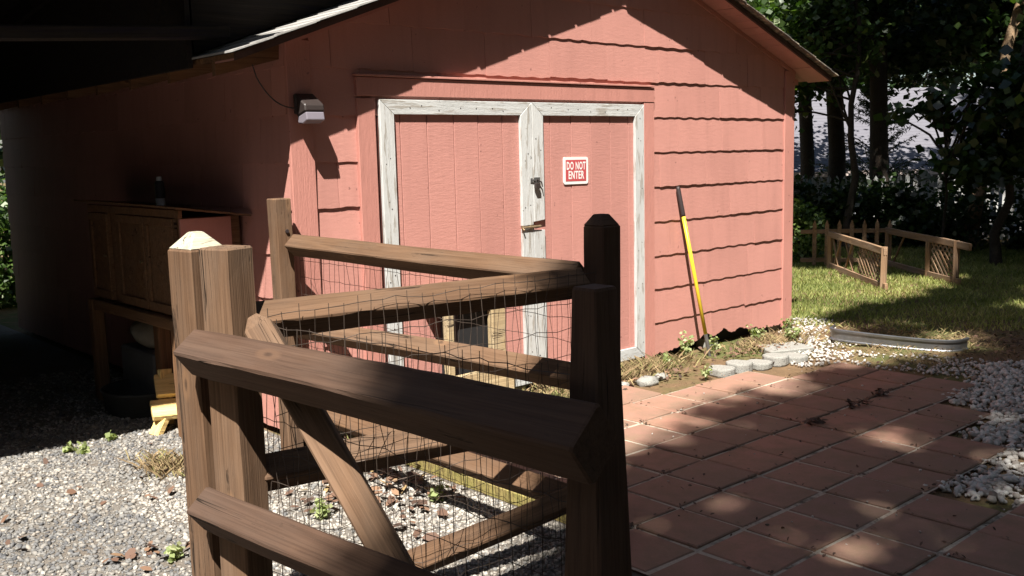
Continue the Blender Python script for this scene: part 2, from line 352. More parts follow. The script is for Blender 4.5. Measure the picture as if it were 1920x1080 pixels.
# grey gravel where the camera sees it
N = 78000; gx = rng.uniform(.1, 3.12, N); gy = rng.uniform(-3.4, 3.4, N)
keep = (gx > .25 * (gy + 5.2) - .15) & ((gx < 2.9) | (gy < -.1)) & ~((gx > 2.9) & (gy < -2.3))
keep &= rng.uniform(0, 1, N) < np.where(gy > 1.7, .35, np.where((vnoise(gx, gy, 2.2, 3) > .45), .55, 1.0))
gx, gy = gx[keep], gy[keep]; n = len(gx)
warm = np.clip(.47 + .22 * vnoise(gx, gy, 1.3, 1) + .16 * (gy > -.2) + .30 * (gx > 1.75) * (gy < -.2) + rng.normal(0, .24, n), 0, 1)
stones('gravel_stones', np.stack([gx, gy, np.full(n, .004)], -1), rng.gamma(7, .0013, n).clip(.004, .019), 'gravel', 'loose grey and tan gravel stones beside the shed and under the fence', 'gravel', tintv=warm)

# ------------------------------------------------------------------ patio
PX, PY = .340, .371
def tile_ok(x, y):
    if y > -.5 - max(0, x - 5.0) * .36: return False
    if x < 3.25 and y > -2.3: return False
    if x < 2.95: return False
    if y > -2.32: return x < 7.2
    if y > -2.70: return x < 6.45
    if y > -3.05: return x < 5.75
    if y > -3.42: return x < 4.75
    return x < 5.15
tile_me = None
def tile_mesh(seed):
    rr = random.Random(seed); hx, hy = (PX - .022) / 2, (PY - .024) / 2; j = lambda: rr.uniform(-.003, .003)
    c0 = [(-hx + j(), -hy + j()), (hx + j(), -hy + j()), (hx + j(), hy + j()), (-hx + j(), hy + j())]
    V = [(x, y, -.03) for x, y in c0] + [(x, y, -.005) for x, y in c0] + [(x * .965, y * .965, 0) for x, y in c0]
    F = [(8, 9, 10, 11)] + [(a, (a + 1) % 4, 4 + (a + 1) % 4, 4 + a) for a in range(4)] + [(4 + a, 4 + (a + 1) % 4, 8 + (a + 1) % 4, 8 + a) for a in range(4)]
    me = rawmesh('tile', V, F); me.materials.append(M['tile']); return me
tmesh = [tile_mesh(s) for s in range(6)]
cells = [(3.63 + PX * (i + .5), -1.58 - PY * (j + .5)) for i in range(-2, 14) for j in range(-5, 14)]; cells = [c_ for c_ in cells if tile_ok(*c_)]
mb = MB()
for x, y in cells: mb.add([(x - PX / 2, y - PY / 2, .023), (x + PX / 2, y - PY / 2, .023), (x + PX / 2, y + PY / 2, .023), (x - PX / 2, y + PY / 2, .023)], [(0, 1, 2, 3)])
patio = mb.build('patio', 'joint', kind='structure')
pb = wloc(patio)
for i in range(-2, 14):
    for j in range(-5, 14):
        x = 3.63 + PX * (i + .5); y = -1.58 - PY * (j + .5) + .37 * 0
        if not tile_ok(x, y): continue
        o = D.objects.new('tile', random.choice(tmesh)); COL.objects.link(o); o.parent = patio
        o.location = (x + random.uniform(-.006, .006) - pb.x, y + random.uniform(-.006, .006) - pb.y, .032 + random.uniform(-.004, .004) - pb.z)
        o.rotation_euler = (random.gauss(0, .008), random.gauss(0, .008), random.gauss(0, .012))
bevel(MB().box((3.14, -2.28, 0), (3.225, -.45, .075)).build('edging_timber', 'moss_timber', label='mossy yellow-green edging timber lying between the gravel pen and the patio', cat='timber'), .008)

# white pebbles
def inpoly(x, y, poly):
    r = np.zeros(len(x), bool); n = len(poly)
    for i in range(n):
        x0, y0 = poly[i]; x1, y1 = poly[(i + 1) % n]
        c = ((y0 > y) != (y1 > y)) & (x < (x1 - x0) * (y - y0) / (y1 - y0 + 1e-12) + x0); r ^= c
    return r
bedA = [(7.25, -2.25), (6.55, -2.30), (6.40, -2.70), (5.75, -2.78), (5.65, -3.08), (4.75, -3.10), (4.80, -3.42), (5.4, -3.5), (7.5, -3.3), (8.3, -2.6), (7.9, -2.05)]
bedB = [(6.75, -1.0), (7.35, -.55), (8.2, .05), (8.9, .25), (8.75, -.2), (7.95, -.75), (7.75, -1.3), (7.9, -2.0), (7.5, -2.25), (7.22, -2.2), (7.1, -1.25)]
for bed, lab, sz, cnt in ((bedA, 'bed of white marble pebbles at the right edge of the patio', (.010, .030), 3300), (bedB, 'strip of white pebbles between the patio and the lawn', (.007, .019), 2600)):
    a = np.array(bed); xx = rng.uniform(a[:, 0].min(), a[:, 0].max(), cnt * 2); yy = rng.uniform(a[:, 1].min(), a[:, 1].max(), cnt * 2)
    kp = inpoly(xx + rng.normal(0, .05, len(xx)), yy + rng.normal(0, .05, len(xx)), bed)
    if bed is bedB: kp &= vnoise(xx, yy, 3.1, 2) + rng.normal(0, .25, len(xx)) < .15
    xx, yy = xx[kp][:cnt], yy[kp][:cnt]; n = len(xx)
    stones('white_pebbles', np.stack([xx, yy, np.zeros(n)], -1), rng.uniform(*sz, n), 'pebble', lab, 'pebbles', .65, 0.012, True, np.clip(rng.beta(2.2, 1.8, n), 0, 1))

# ------------------------------------------------------------------ shed
X0, X1, RX = 2.94, 8.24, 5.59; SLOPE = .367; YB = 5.85
def zs(x): return 3.413 - SLOPE * abs(x - RX)
shed = empty('shed', (RX, 0, 0), 'salmon red gabled wooden shed with white trimmed double doors', 'shed')
ROW = .2794
fw_mb = MB(); fw_mb.prism([(X0, 0, .15), (X1, 0, .15), (X1, 0, zs(X1)), (RX, 0, zs(RX)), (X0, 0, zs(X0))], (0, .09, 0))
front = fw_mb.build('front_wall', 'red', shed)
side = MB().prism([(X0, .09, .06), (X0, YB, .06), (X0, YB, zs(X0)), (X0, .09, zs(X0))], (.09, 0, 0)).build('side_wall', 'red', shed)
MB().prism([(X1 - .09, .09, .06), (X1 - .09, YB, .06), (X1 - .09, YB, zs(X1)), (X1 - .09, .09, zs(X1))], (.09, 0, 0)).build('side_wall', 'red', shed)
MB().prism([(X0 + .09, YB - .09, .06), (X1 - .09, YB - .09, .06), (X1 - .09, YB - .09, zs(X1)), (RX, YB - .09, zs(RX)), (X0 + .09, YB - .09, zs(X0))], (0, .09, 0)).build('back_wall', 'red', shed)
MB().box((X0 + .12, .12, -.02), (X1 - .14, YB - .1, .2)).build('gap_shade', 'dark', shed)  # near-black block, paints the shade in the gap under the walls
for fx in (3.1, 4.6, 5.7, 6.95, 7.95):
    bevel(MB().box((fx, .03, -.02), (fx + .2, .2, .075)).build('foundation_block', 'concrete', shed), .006)

def clip(poly, a, b, c):           # keep a*x+b*z<=c
    out = []
    for i in range(len(poly)):
        p, q = poly[i], poly[(i + 1) % len(poly)]; dp = a * p[0] + b * p[1] - c; dq = a * q[0] + b * q[1] - c
        if dp <= 0: out.append(p)
        if dp * dq < 0: t_ = dp / (dp - dq); out.append((p[0] + (q[0] - p[0]) * t_, p[1] + (q[1] - p[1]) * t_))
    return out
def shingle(parent, x0, x1, zb, zt, place, rake, rr, z_bottom_jag=0):
    n = max(3, int((x1 - x0) / .024)); ph = rr.uniform(0, 6); am = rr.uniform(.002, .0042); dz = rr.uniform(-.004, .004); per = rr.uniform(.14, .22)
    pts = []
    for i in range(n + 1):
        x = x0 + (x1 - x0) * i / n
        pts.append((x, zb + dz + am * math.sin(2 * math.pi * x / per + ph) + rr.uniform(-.0012, .0012) + (rr.uniform(0, z_bottom_jag) + .06 * max(0, math.sin((x - 6.45) / 1.35 * math.pi)) * (6.45 < x < 7.8) * (1 + .35 * math.sin(x * 23)) if z_bottom_jag else 0)))
    poly = pts + [(x1, zt), (x0, zt)]
    if rake:
        poly = clip(poly, SLOPE, 1, 3.40 + SLOPE * RX); 
        if len(poly) >= 3: poly = clip(poly, -SLOPE, 1, 3.40 - SLOPE * RX)
    if len(poly) < 3: return
    lift = rr.uniform(.0095, .0140)
    fr = lambda x, z: .004 + lift * max(0.0, min(1.2, (zt - z) / (zt - zb)))
    Vv = [place(x, z, fr(x, z)) for x, z in poly] + [place(x, z, .001) for x, z in poly]; m = len(poly)
    Ff = [tuple(range(m)), tuple(range(2 * m - 1, m - 1, -1))] + [(i, m + i, m + (i + 1) % m, (i + 1) % m) for i in range(m)]
    obj('shingle', Vv, Ff, 'red', parent)
rr = random.Random(5)
pf = lambda x, z, d: (x, -d, z)
for k in range(-4, 8):
    zb = 2.0 - ROW * k if k < 7 else .055; zt = zb + ROW + .012
    for (a, b) in ((3.087, 8.083),):
        x = a - rr.uniform(0, .5)
        while x < b:
            q0, q1 = max(x + .0017, a), min(x + .61 - .0017, b); x += .61
            if q1 - q0 < .02: continue
            if zt < 2.2 and q0 > 3.40 and q1 < 6.19: continue
            if zt < 2.2:
                if q0 < 3.40 < q1: q1 = 3.393 if q1 < 6.2 else q1
                elif q0 < 6.2 < q1: q0 = 6.203
            shingle(front, q0, q1, zb, zt, pf, True, rr, .02 if k == 7 else 0)
ps = lambda y, z, d: (X0 - d, y, z)
for k in range(-2, 8):
    zb = 2.0 - ROW * k if k < 7 else .055; zt = min(zb + ROW + .012, zs(X0) - .01)
    if zt - zb < .05: continue
    y = .02 - rr.uniform(0, .5)
    while y < YB:
        q0, q1 = max(y + .0017, .005), min(y + .61 - .0017, YB - .02); y += .61
        if q1 - q0 > .03: shingle(side, q1, q0, zb, zt, ps, False, rr) if False else shingle(side, q0, q1, zb, zt, ps, False, rr)
def board(name, x0, x1, z0, z1, yf, m, parent, yb=-.001, bv=.003):
    return bevel(MB().box((x0, -yf, z0), (x1, yb if yb < 0 else yb, z1)).build(name, m, parent), bv)
# corner boards, frieze, casings
board('corner_board', 2.925, 3.085, .03, zs(3.0) - .03, .028, 'red_trim', shed)
board('corner_board', 8.085, 8.243, .03, zs(8.2) - .02, .026, 'red_trim', shed)
for sgn in (-1, 1):
    x_e = RX + sgn * (RX - X0 if sgn < 0 else X1 - RX)
    a = (RX, -.001, zs(RX) - .008); b = (x_e, -.001, zs(x_e) - .008)
    P = [a, b, (b[0], b[1], b[2] - .035), (a[0], a[1], a[2] - .035)]
    MB().prism(P, (0, -.03, 0)).build('frieze_moulding', 'red_trim', shed)
board('door_casing', 3.394, 3.524, .05, 2.105, .034, 'red_trim', shed)
board('door_casing', 6.075, 6.201, .04, 2.115, .034, 'red_trim', shed)
board('door_header', 3.394, 6.201, 2.118, 2.232, .038, 'red_trim', shed)
board('drip_cap', 3.385, 6.19, 2.236, 2.250, .050, 'red_trim', shed, bv=.002)

# double doors
def hprism(poly, y0, y1): return MB().prism([(x, -y0, z) for x, z in poly], (0, -(y1 - y0), 0))
DT, DB = 2.098, .075
def make_door(x0, x1, grooves, wl, wr):
    d = MB().box((x0 + .004, -.012, DB + .01), (x1 - .004, -.001, DT - .01)).build('door', 'red_deep', shed)
    gs = [x0 + .02] + grooves + [x1 - .02]
    for a, b in zip(gs[:-1], gs[1:]):
        bevel(MB().box((a + .0036, -.0245 - random.uniform(0, .0016), DB + .02), (b - .0036, -.0125, DT - .02)).build('plank', 'red_plank', d), .0008)
    tr = .092; y0, y1 = .0255, .049
    top = [(x0, DT), (x1, DT), (x1 - wr, DT - tr), (x0 + wl, DT - tr)]
    bot = [(x0, DB), (x0 + wl, DB + tr), (x1 - wr, DB + tr), (x1, DB)]
    bevel(hprism(top, y0, y1).build('rail', 'white_rail', d), .0025); bevel(hprism(bot, y0, y1).build('rail', 'white_rail', d), .0025)
    return d, tr, y0, y1
dl, tr, y0, y1 = make_door(3.548, 4.838, [3.714, 3.927, 4.149, 4.362, 4.580], .106, .107)
dr, _, _, _ = make_door(4.843, 6.057, [5.040, 5.255, 5.466, 5.682, 5.892], .108, .107)
def stile(d, poly): bevel(hprism(poly, y0, y1 + .0012).build('stile', 'white_trim', d), .0025)
e = .0015
stile(dl, [(3.548, DB + e), (3.548, DT - e), (3.654, DT - tr - e), (3.654, DB + tr + e)])
stile(dl, [(4.838, DT - e), (4.838, 1.232), (4.731, 1.228), (4.731, DT - tr - e)])
stile(dl, [(4.838, 1.205), (4.838, DB + e), (4.731, DB + tr + e), (4.731, 1.205)])
stile(dr, [(4.843, DT - e), (4.951, DT - tr - e), (4.951, 1.262), (4.843, 1.252)])
stile(dr, [(4.843, DB + e), (4.843, 1.196), (4.951, 1.188), (4.951, DB + tr + e)])
stile(dr, [(6.057, DB + e), (5.950, DB + tr + e), (5.950, DT - tr - e), (6.057, DT - e)])
for d_, xs_, zs_ in ((dl, (3.585, 3.62, 4.765, 4.80), (.3, .62, .95, 1.4, 1.75)), (dr, (4.875, 4.915, 5.985, 6.025), (.25, .66, 1.0, 1.45, 1.8))):
    mb = MB()
    for x in xs_:
        for z in zs_:
            x_, z_ = x + random.uniform(-.012, .012), z + random.uniform(-.07, .07); mb.tube([(x_, -.0495, z_), (x_, -.0518, z_)], random.uniform(.003, .0048), 6)
    for k_ in range(7):
        x_ = (3.75 if d_ is dl else 5.05) + k_ * .14 + random.uniform(-.03, .03); z_ = DT - .045 + random.uniform(-.02, .02); mb.tube([(x_, -.0485, z_), (x_, -.0508, z_)], .004, 6)
    mb.build('nail_heads', 'lamp_body', d_, kind='stuff')
# hasp and padlock, slide bolt
hb = MB().box((4.845, -.056, 1.528), (4.905, -.051, 1.570)); hb.box((4.812, -.055, 1.532), (4.832, -.051, 1.565)); hb.box((4.826, -.060, 1.543), (4.862, -.056, 1.557))
bevel(hb.build('hasp', 'metal', dr), .001)
pl = MB().box((4.838, -.085, 1.492), (4.880, -.062, 1.528)); pl.tube([(4.846, -.073, 1.526), (4.846, -.073, 1.545), (4.853, -.073, 1.553), (4.865, -.073, 1.553), (4.872, -.073, 1.545), (4.872, -.073, 1.526)], .0035, 6)
pl.tube([(4.872, -.06, 1.552), (4.90, -.075, 1.535), (4.905, -.08, 1.50)], [.006, .006, .004], 6)
bevel(pl.build('padlock', 'lamp_body', dr), .002)
sb = MB().tube([(4.715, -.058, 1.216), (4.90, -.058, 1.219)], .009, 8); sb.box((4.72, -.056, 1.200), (4.735, -.048, 1.232)); sb.box((4.80, -.062, 1.203), (4.815, -.048, 1.230)); sb.tube([(4.722, -.058, 1.214), (4.722, -.078, 1.20)], .006, 6)
sb.build('slide_bolt', 'brass', dl)
# roof
OV = .25; EL, ER = 2.50, 8.50
for sgn, ex in ((-1, EL), (1, ER)):
    a, b = (RX, zs(RX)), (ex, zs(ex))
    P = [(a[0], -OV + .02, a[1] + .006), (b[0], -OV + .02, b[1] + .006), (b[0], -OV + .02, b[1] + .036), (a[0], -OV + .02, a[1] + .036)]
    deck = MB().prism(P, (0, YB + .25 + OV, 0)).build('roof', 'red_trim' if sgn > 0 else 'wood_cab', shed)
    # rake fascia
    MB().prism([(a[0] - sgn * .0, -OV, a[1] - .006), (b[0], -OV, b[1] - .006), (b[0], -OV, b[1] + .034), (a[0], -OV, a[1] + .034)], (0, .019, 0)).build('rake_board', 'rake', deck)
    # soffit planks under the overhang
    L = abs(ex - RX); x = .0; q = 0
    while x < L:
        wd = .118 if (sgn > 0 and x < 2.15) else .36
        q0, q1 = RX + sgn * x, RX + sgn * min(x + wd - .005, L); x += wd
        dz = random.uniform(0, .002)
        MB().prism([(q0, -OV + .021, zs(q0) - .004 - dz), (q1, -OV + .021, zs(q1) - .004 - dz), (q1, -OV + .021, zs(q1) + .005), (q0, -OV + .021, zs(q0) + .005)], (0, OV - .026, 0)).build('soffit_plank', 'red', deck)
    # shingle courses
    nrow = int(L / .135) + 1
    for r_ in range(nrow):
        xa = L + .03 - r_ * .135; xb = max(xa - .25, -.03)
        q0, q1 = RX + sgn * xa, RX + sgn * xb; lift = .040
        zl = lambda x_, t_: 3.413 - SLOPE * (x_) + t_
        y = (-OV - .03 if sgn < 0 else -OV - .058) + random.uniform(-.007, .007); yy = y; first = True
        z0_ = zl(xa, lift + .016); z1_ = zl(xb, lift + .004)
        P = [(q0, yy, z0_ - .011), (q1, yy, z1_ - .004), (q1, yy, z1_), (q0, yy, z0_)]
        MB().prism(P, (0, YB + .3 + OV, 0)).build('roof_shingle', 'roof' if sgn < 0 else 'roof_dark', deck)
# eave boards and rafter tails
MB().box((X1 + .002, .02, zs(ER) - .03), (X1 + .13, YB, zs(ER) + .02)).build('eave_board', 'red_trim', shed)
for i, y in enumerate(np.arange(.06, YB, .61)):
    P = [(EL + .03, y, zs(EL + .03) - .075), (X0 - .001, y, zs(X0) - .115), (X0 - .001, y, zs(X0) + .001), (EL + .03, y, zs(EL + .03) + .001)]
    MB().prism(P, (0, .04, 0)).build('rafter_tail', 'wood_cab', shed)

# wall lamp and its cable
lamp = empty('wall_lamp', (3.03, -.03, 2.05), 'dark wall lamp with frosted lens on the left corner of the shed front', 'lamp')
lb = MB(); lb.prism([(2.955, -.030, 2.12), (3.085, -.030, 2.12), (3.085, -.030, 2.0), (2.955, -.030, 2.0)], (0, -.03, 0))
P0 = [(2.955, -.06, 2.115), (2.955, -.16, 2.055), (2.955, -.165, 2.015), (2.955, -.06, 1.985)]
lb.prism(P0, (.13, 0, 0)); bevel(lb.build('housing', 'lamp_body', lamp), .008)
ln = MB(); ln.prism([(2.960, -.062, 1.9845), (2.960, -.162, 2.012), (2.960, -.170, 1.965), (2.960, -.12, 1.945), (2.960, -.066, 1.950)], (.12, 0, 0))
bevel(ln.build('lens', 'lens', lamp), .006, 2)
pts = [(2.935 - .02, .32 - .35 * t_ * 1.0, 2.30 - .30 * t_ - .18 * math.sin(math.pi * t_) * .55) for t_ in np.linspace(0, 1, 14)]
pts = [(2.70 + .25 * t_, -.05 - .01 * t_, 2.275 - .24 * (t_ ** .55) - .035 * math.sin(math.pi * t_)) for t_ in np.linspace(0, 1, 14)]
MB().tube(pts, .004, 6).build('lamp_cable', 'black', label='thin dark cable sagging from the eave to the wall lamp', cat='cable')

# DO NOT ENTER sign
sign = empty('door_sign', (5.295, -.03, 1.605), 'small red and white DO NOT ENTER sign on the right shed door', 'sign')
tl = R_(-.6)
def rrect(cx, cz, w_, h_, r_, y, k=5):
    pts = []
    for qx, qz, a0 in ((1, 1, 0), (-1, 1, 90), (-1, -1, 180), (1, -1, 270)):
        for i in range(k + 1):
            a = R_(a0 + 90 * i / k); px, pz = qx * (w_ / 2 - r_) + r_ * math.cos(a), qz * (h_ / 2 - r_) + r_ * math.sin(a)
            pts.append((cx + px * math.cos(tl) - pz * math.sin(tl), y, cz + px * math.sin(tl) + pz * math.cos(tl)))
    return pts
MB().prism(rrect(5.296, 1.605, .262, .200, .018, -.0275), (0, -.006, 0)).build('plate', 'sign_white', sign)
MB().prism(rrect(5.296, 1.606, .218, .158, .002, -.0336), (0, -.0012, 0)).build('red_field', 'sign_red', sign)
def text(body, cx, cz, width, height, y):
    cu = D.curves.new('lettering', 'FONT'); cu.body = body; cu.align_x = 'CENTER'; cu.align_y = 'CENTER'; cu.size = 1; cu.offset = .028; cu.space_character = 1.10; cu.resolution_u = 3; cu.extrude = .0
    to = D.objects.new('tmp', cu); COL.objects.link(to); dg = bpy.context.evaluated_depsgraph_get(); dg.update()
    me = D.meshes.new_from_object(to.evaluated_get(dg)); D.objects.remove(to, do_unlink=True)
    co = np.array([v.co[:] for v in me.vertices]); mn, mx = co.min(0), co.max(0); s_ = (mx - mn)
    co = (co - (mn + mx) / 2); co[:, 0] *= width / s_[0]; co[:, 1] *= height / s_[1]
    Vv = [(cx + c_[0] * math.cos(tl) - c_[1] * math.sin(tl), y, cz + c_[0] * math.sin(tl) + c_[1] * math.cos(tl)) for c_ in co]
    Ff = [tuple(p.vertices) for p in me.polygons]
    obj('lettering', Vv, Ff, 'sign_white', sign)
text('DO NOT', 5.297, 1.641, .200, .060, -.0360); text('ENTER', 5.298, 1.573, .166, .060, -.0360)

# ------------------------------------------------------------------ carport roof over the left
cp = empty('carport', (1.5, 2.5, 0), 'dark open carport roof hanging over the left side of the shed', 'carport')
cz = lambda y: 3.32 - .10 * (y + .5)
poly = [(-5, -.20), (.66, -.43), (1.6, -.64), (2.30, -.66), (2.42, -.12), (3.55, -.12), (3.55, .45), (5.0, .45), (5.0, 6.7), (-5, 6.7)]
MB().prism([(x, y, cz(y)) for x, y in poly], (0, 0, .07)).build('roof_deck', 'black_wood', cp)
for x in np.arange(-4.8, 4.9, .6):
    if x > 3.4: a = .5
    else: a = .05
    P = [(x, a, cz(a) - .001), (x, 6.6, cz(6.6) - .001), (x, 6.6, cz(6.6) - .12), (x, a, cz(a) - .12)]
    MB().prism(P, (.04, 0, 0)).build('rafter', 'black_wood', cp)
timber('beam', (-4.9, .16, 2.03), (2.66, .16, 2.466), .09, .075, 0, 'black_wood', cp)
MB().prism([(2.445, .22, zs(2.5) - .012), (2.445, 6.2, zs(2.5) - .012), (2.445, 6.2, cz(6.2) - .005), (2.445, .22, cz(.22) - .005)], (.03, 0, 0)).build('shade_board', 'black_wood', cp)  # dark board added above the eave so the space behind reads as shade
MB().prism([(2.55, .36, zs(2.55) + .062), (4.95, .36, zs(4.95) + .062), (4.95, .36, zs(4.95) + .07), (4.3, .36, cz(.36) - .005), (2.55, .36, cz(.36) - .005)], (0, .03, 0)).build('shade_board', 'black_wood', cp)  # second board added to darken the gap below the carport roof
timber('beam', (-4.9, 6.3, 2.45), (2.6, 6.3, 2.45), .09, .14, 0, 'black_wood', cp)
for x in (-4.7, -1.6):
    timber('post', (x, 2.0, 0), (x, 2.0, 2.50), .1, .1, 0, 'black_wood', cp)
    timber('post', (x, 6.3, 0), (x, 6.3, 2.42), .1, .1, 0, 'black_wood', cp)
hw = empty('house', (-3, 3, 0), 'unseen dark walls added to keep light out of the carport', 'house')  # walls out of view, added to darken the carport
MB().box((-1.4, .05, 0), (-.4, 9, 2.55)).build('wall', 'block_wall', hw)
MB().box((-.4, 6.05, 0), (2.70, 6.2, 2.6)).build('wall', 'block_wall', hw)
hk = MB().tube([(1.905, -.42, 2.66), (1.93, -.42, 2.655), (1.955, -.42, 2.665), (1.96, -.42, 2.685), (1.94, -.425, 2.69), (1.92, -.425, 2.67), (1.945, -.42, 2.63)], .004, 6)
hk.tube([(1.955, -.42, 2.68), (2.0, -.41, 2.72), (2.05, -.40, 3.28)], .0015, 5)
hk.build('dangling_hook', 'bark_pale', label='small pale curled hook dangling from the dark carport roof', cat='hook')

# ------------------------------------------------------------------ cabinet under the carport
cab = empty('cabinet', (2.7, 1.4, 0), 'old brown wooden cabinet on a rough timber stand against the dark side wall', 'cabinet')
MB().box((2.52, .63, .76), (2.90, 2.16, 1.40)).build('carcass', 'wood_cab', cab)
def cdoor(y0_, y1_, ang=0):
    d = MB(); d.box((2.497, y0_, .785), (2.515, y1_, 1.398)); o = d.build('door', 'wood_cab', cab)
    for (a, b, c_, e_) in ((y0_, y1_, 1.345, 1.397), (y0_, y1_, .786, .845), (y0_, y0_ + .05, .846, 1.344), (y1_ - .05, y1_, .846, 1.344)):
        bevel(MB().box((2.482, a, c_), (2.4965, b, e_)).build('door_frame', 'wood_cab', o), .003)
    kn = MB().tube([(2.48, y0_ + .03, 1.1), (2.462, y0_ + .03, 1.1)], [.006, .011], 8); kn.build('knob', 'brass', o)
    return o
cdoor(.69, 1.135); cdoor(1.155, 1.62); cdoor(1.80, 2.15)
bevel(MB().box((2.488, .60, 1.402), (2.515, 2.17, 1.452)).build('front_apron', 'wood_cab', cab), .003)
MB().box((2.50, .603, .76), (2.83, .625, 1.395)).build('side_panel', 'red_trim', cab)
MB().prism([(2.44, 2.30, 1.475), (2.96 - .04, 2.30, 1.430), (2.92, .50, 1.392), (2.44, .52, 1.462)], (0, 0, .012)).build('top_board', 'wood_cab', cab)
for (x, y) in ((2.50, 2.18), (2.50, .72), (2.88, 2.18), (2.88, .72), (2.62, 1.30)): timber('leg', (x, y, 0), (x, y, .76), .09, .09, 0, 'wood_cab', cab)
timber('stand_rail', (2.49, .60, .725), (2.49, 2.25, .725), .05, .075, 0, 'wood_cab', cab)
timber('stand_rail', (2.89, .60, .725), (2.89, 2.25, .725), .05, .075, 0, 'wood_cab', cab)
can = empty('spray_can', (2.70, 1.36, 1.455), 'dark spray can with pale label standing on the cabinet', 'can')
MB().tube([(2.70, 1.36, 1.452), (2.70, 1.36, 1.50)], .032, 14).build('label_band', 'can_white', can)
MB().tube([(2.70, 1.36, 1.5005), (2.70, 1.36, 1.60), (2.70, 1.36, 1.618)], [.032, .032, .022], 14).build('body', 'can', can)
MB().tube([(2.70, 1.36, 1.619), (2.70, 1.36, 1.645)], [.02, .018], 12).build('cap', 'can_white', can)
b_ = MB(); b_.prism([(2.60, 1.45, 0), (2.86, 1.45, 0), (2.86, 2.05, 0), (2.60, 2.05, 0)], (0, 0, .42)); bevel(b_.build('storage_bin', 'bin', label='dull grey storage bin standing under the cabinet', cat='bin'), .02, 2)
nb = 14; V = []; F = []
for i in range(9):
    ph = math.pi * i / 8
    for j in range(nb):
        th = 2 * math.pi * j / nb; r_ = math.sin(ph) * (1 + .12 * math.sin(3 * th + i) + random.uniform(-.06, .06))
        V.append((2.72 + .13 * r_ * math.cos(th), 1.74 + .24 * r_ * math.sin(th), .53 - .11 * math.cos(ph) * (1 + .1 * math.sin(2 * th))))
for i in range(8):
    for j in range(nb): F.append((i * nb + j, i * nb + (j + 1) % nb, (i + 1) * nb + (j + 1) % nb, (i + 1) * nb + j))
obj('sack', V, F, 'sack', smooth=True, label='pale lumpy sack lying on the bin under the cabinet', cat='sack')
V = []; F = []; nb = 26; prof = [(.27, 0), (.30, .15), (.315, .17), (.30, .175), (.285, .15), (.25, .03), (0, .03)]
for r_, z in prof:
    for j in range(nb): V.append((2.60 + r_ * math.cos(2 * math.pi * j / nb) * .95, 1.62 + r_ * math.sin(2 * math.pi * j / nb), z + .005))
for i in range(len(prof) - 1):
    for j in range(nb): F.append((i * nb + j, i * nb + (j + 1) % nb, (i + 1) * nb + (j + 1) % nb, (i + 1) * nb + j))
obj('rubber_tub', V, F, 'tub', smooth=True, label='low round black tub on the gravel below the cabinet', cat='tub')

# pine step stool, mostly behind the fence post
st = empty('pine_stool', (2.5, .98, 0), 'small bright yellow pine step stool tipped on the gravel behind the fence post', 'stool')
timber('leg', (2.372, .93, .0), (2.455, .945, .13), .085, .045, R_(8), 'pine', st)
timber('leg', (2.63, .90, .0), (2.60, .925, .12), .085, .045, R_(0), 'pine', st)
timber('tread', (2.385, .985, .150), (2.72, .895, .135), .17, .042, R_(26), 'pine', st)
timber('tread', (2.46, 1.085, .285), (2.76, 1.0, .275), .17, .04, R_(42), 'pine', st)
timber('side_board', (2.515, 1.07, .02), (2.545, 1.12, .38), .09, .035, R_(10), 'pine', st)

# ------------------------------------------------------------------ fence
FG = 'diamond rail fence around the gravel pen'
def post(x, y, top, w_, rot, m, label, cap=True, capm=None, flat=.28, shoulder=.06):
    r = empty('fence_post', (x, y, 0), label, 'fence post', 'posts of the timber fence')
    timber('shaft', (x, y, -.02), (x, y, top - shoulder), w_, w_, rot, m, r, ch=.05, n=16, wob=.002)
    # pyramid top
    h = w_ / 2 * .985; V = []
    for sc, z in ((1.0, top - shoulder), (flat, top)):
        for a, b in ((-1, -1), (1, -1), (1, 1), (-1, 1)):
            px, py = a * h * sc, b * h * sc
            # timber with vertical axis: y axis = (0,1,0)x(0,0,1) = (1,0,0)
            V.append((x + px * math.cos(rot) - py * math.sin(rot), y + px * math.sin(rot) + py * math.cos(rot), z))
    F = [(0, 1, 5, 4), (1, 2, 6, 5), (2, 3, 7, 6), (3, 0, 4, 7), (4, 5, 6, 7), (3, 2, 1, 0)]
    bevel(obj('cap', V, F, capm or m, r), .004)
    return r
A = (1.332, -2.222); Bp = (2.888, -2.522); Cp = (2.795, -.09)
post(*A, 1.53, .130, R_(8), 'wood', 'tall brown fence post with bleached pyramid top beside the open gate', capm='wood_grey', shoulder=.052)
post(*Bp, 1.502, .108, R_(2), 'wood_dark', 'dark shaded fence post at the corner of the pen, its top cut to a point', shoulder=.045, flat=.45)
pc = empty('fence_post', (*Cp, 0), 'tan fence post with a flat sawn top, standing against the shed corner', 'fence post', 'posts of the timber fence')
timber('shaft', (*Cp, -.02), (*Cp, 1.522), .102, .102, 0, 'wood', pc, ch=.05, n=14)
# bolt hole plate on the shed post
MB().tube([(2.807, -.1415, 1.335), (2.807, -.150, 1.335)], .011, 8).build('bolt', 'black', pc)
RW = .093
def wire_panel(name, org, u, nu, du, nv, dv, z0, parent, seed, jit=.006, r=.0013, nrm=(0, 0, 0)):
    rr = random.Random(seed); mb = MB(); u = Vector(u); org = Vector(org); nrm = Vector(nrm)
    off = [[(rr.gauss(0, jit * .5), rr.gauss(0, jit * .5), rr.gauss(0, jit)) for _ in range(nv + 1)] for _ in range(nu + 1)]
    P = lambda i, j: org + u * (i * du + off[i][j][0]) + Vector((0, 0, z0 + j * dv + off[i][j][1])) + nrm * off[i][j][2]
    for i in range(nu + 1): mb.tube([P(i, j) for j in range(nv + 1)] + ([P(i, nv) + Vector((0, 0, rr.uniform(0, .03)))]), r, 4, False)
    for j in range(nv + 1): mb.tube([P(i, j) + nrm * .001 for i in range(nu + 1)], r, 4, False)
    return mb.build(name, 'wire', parent, kind='stuff')
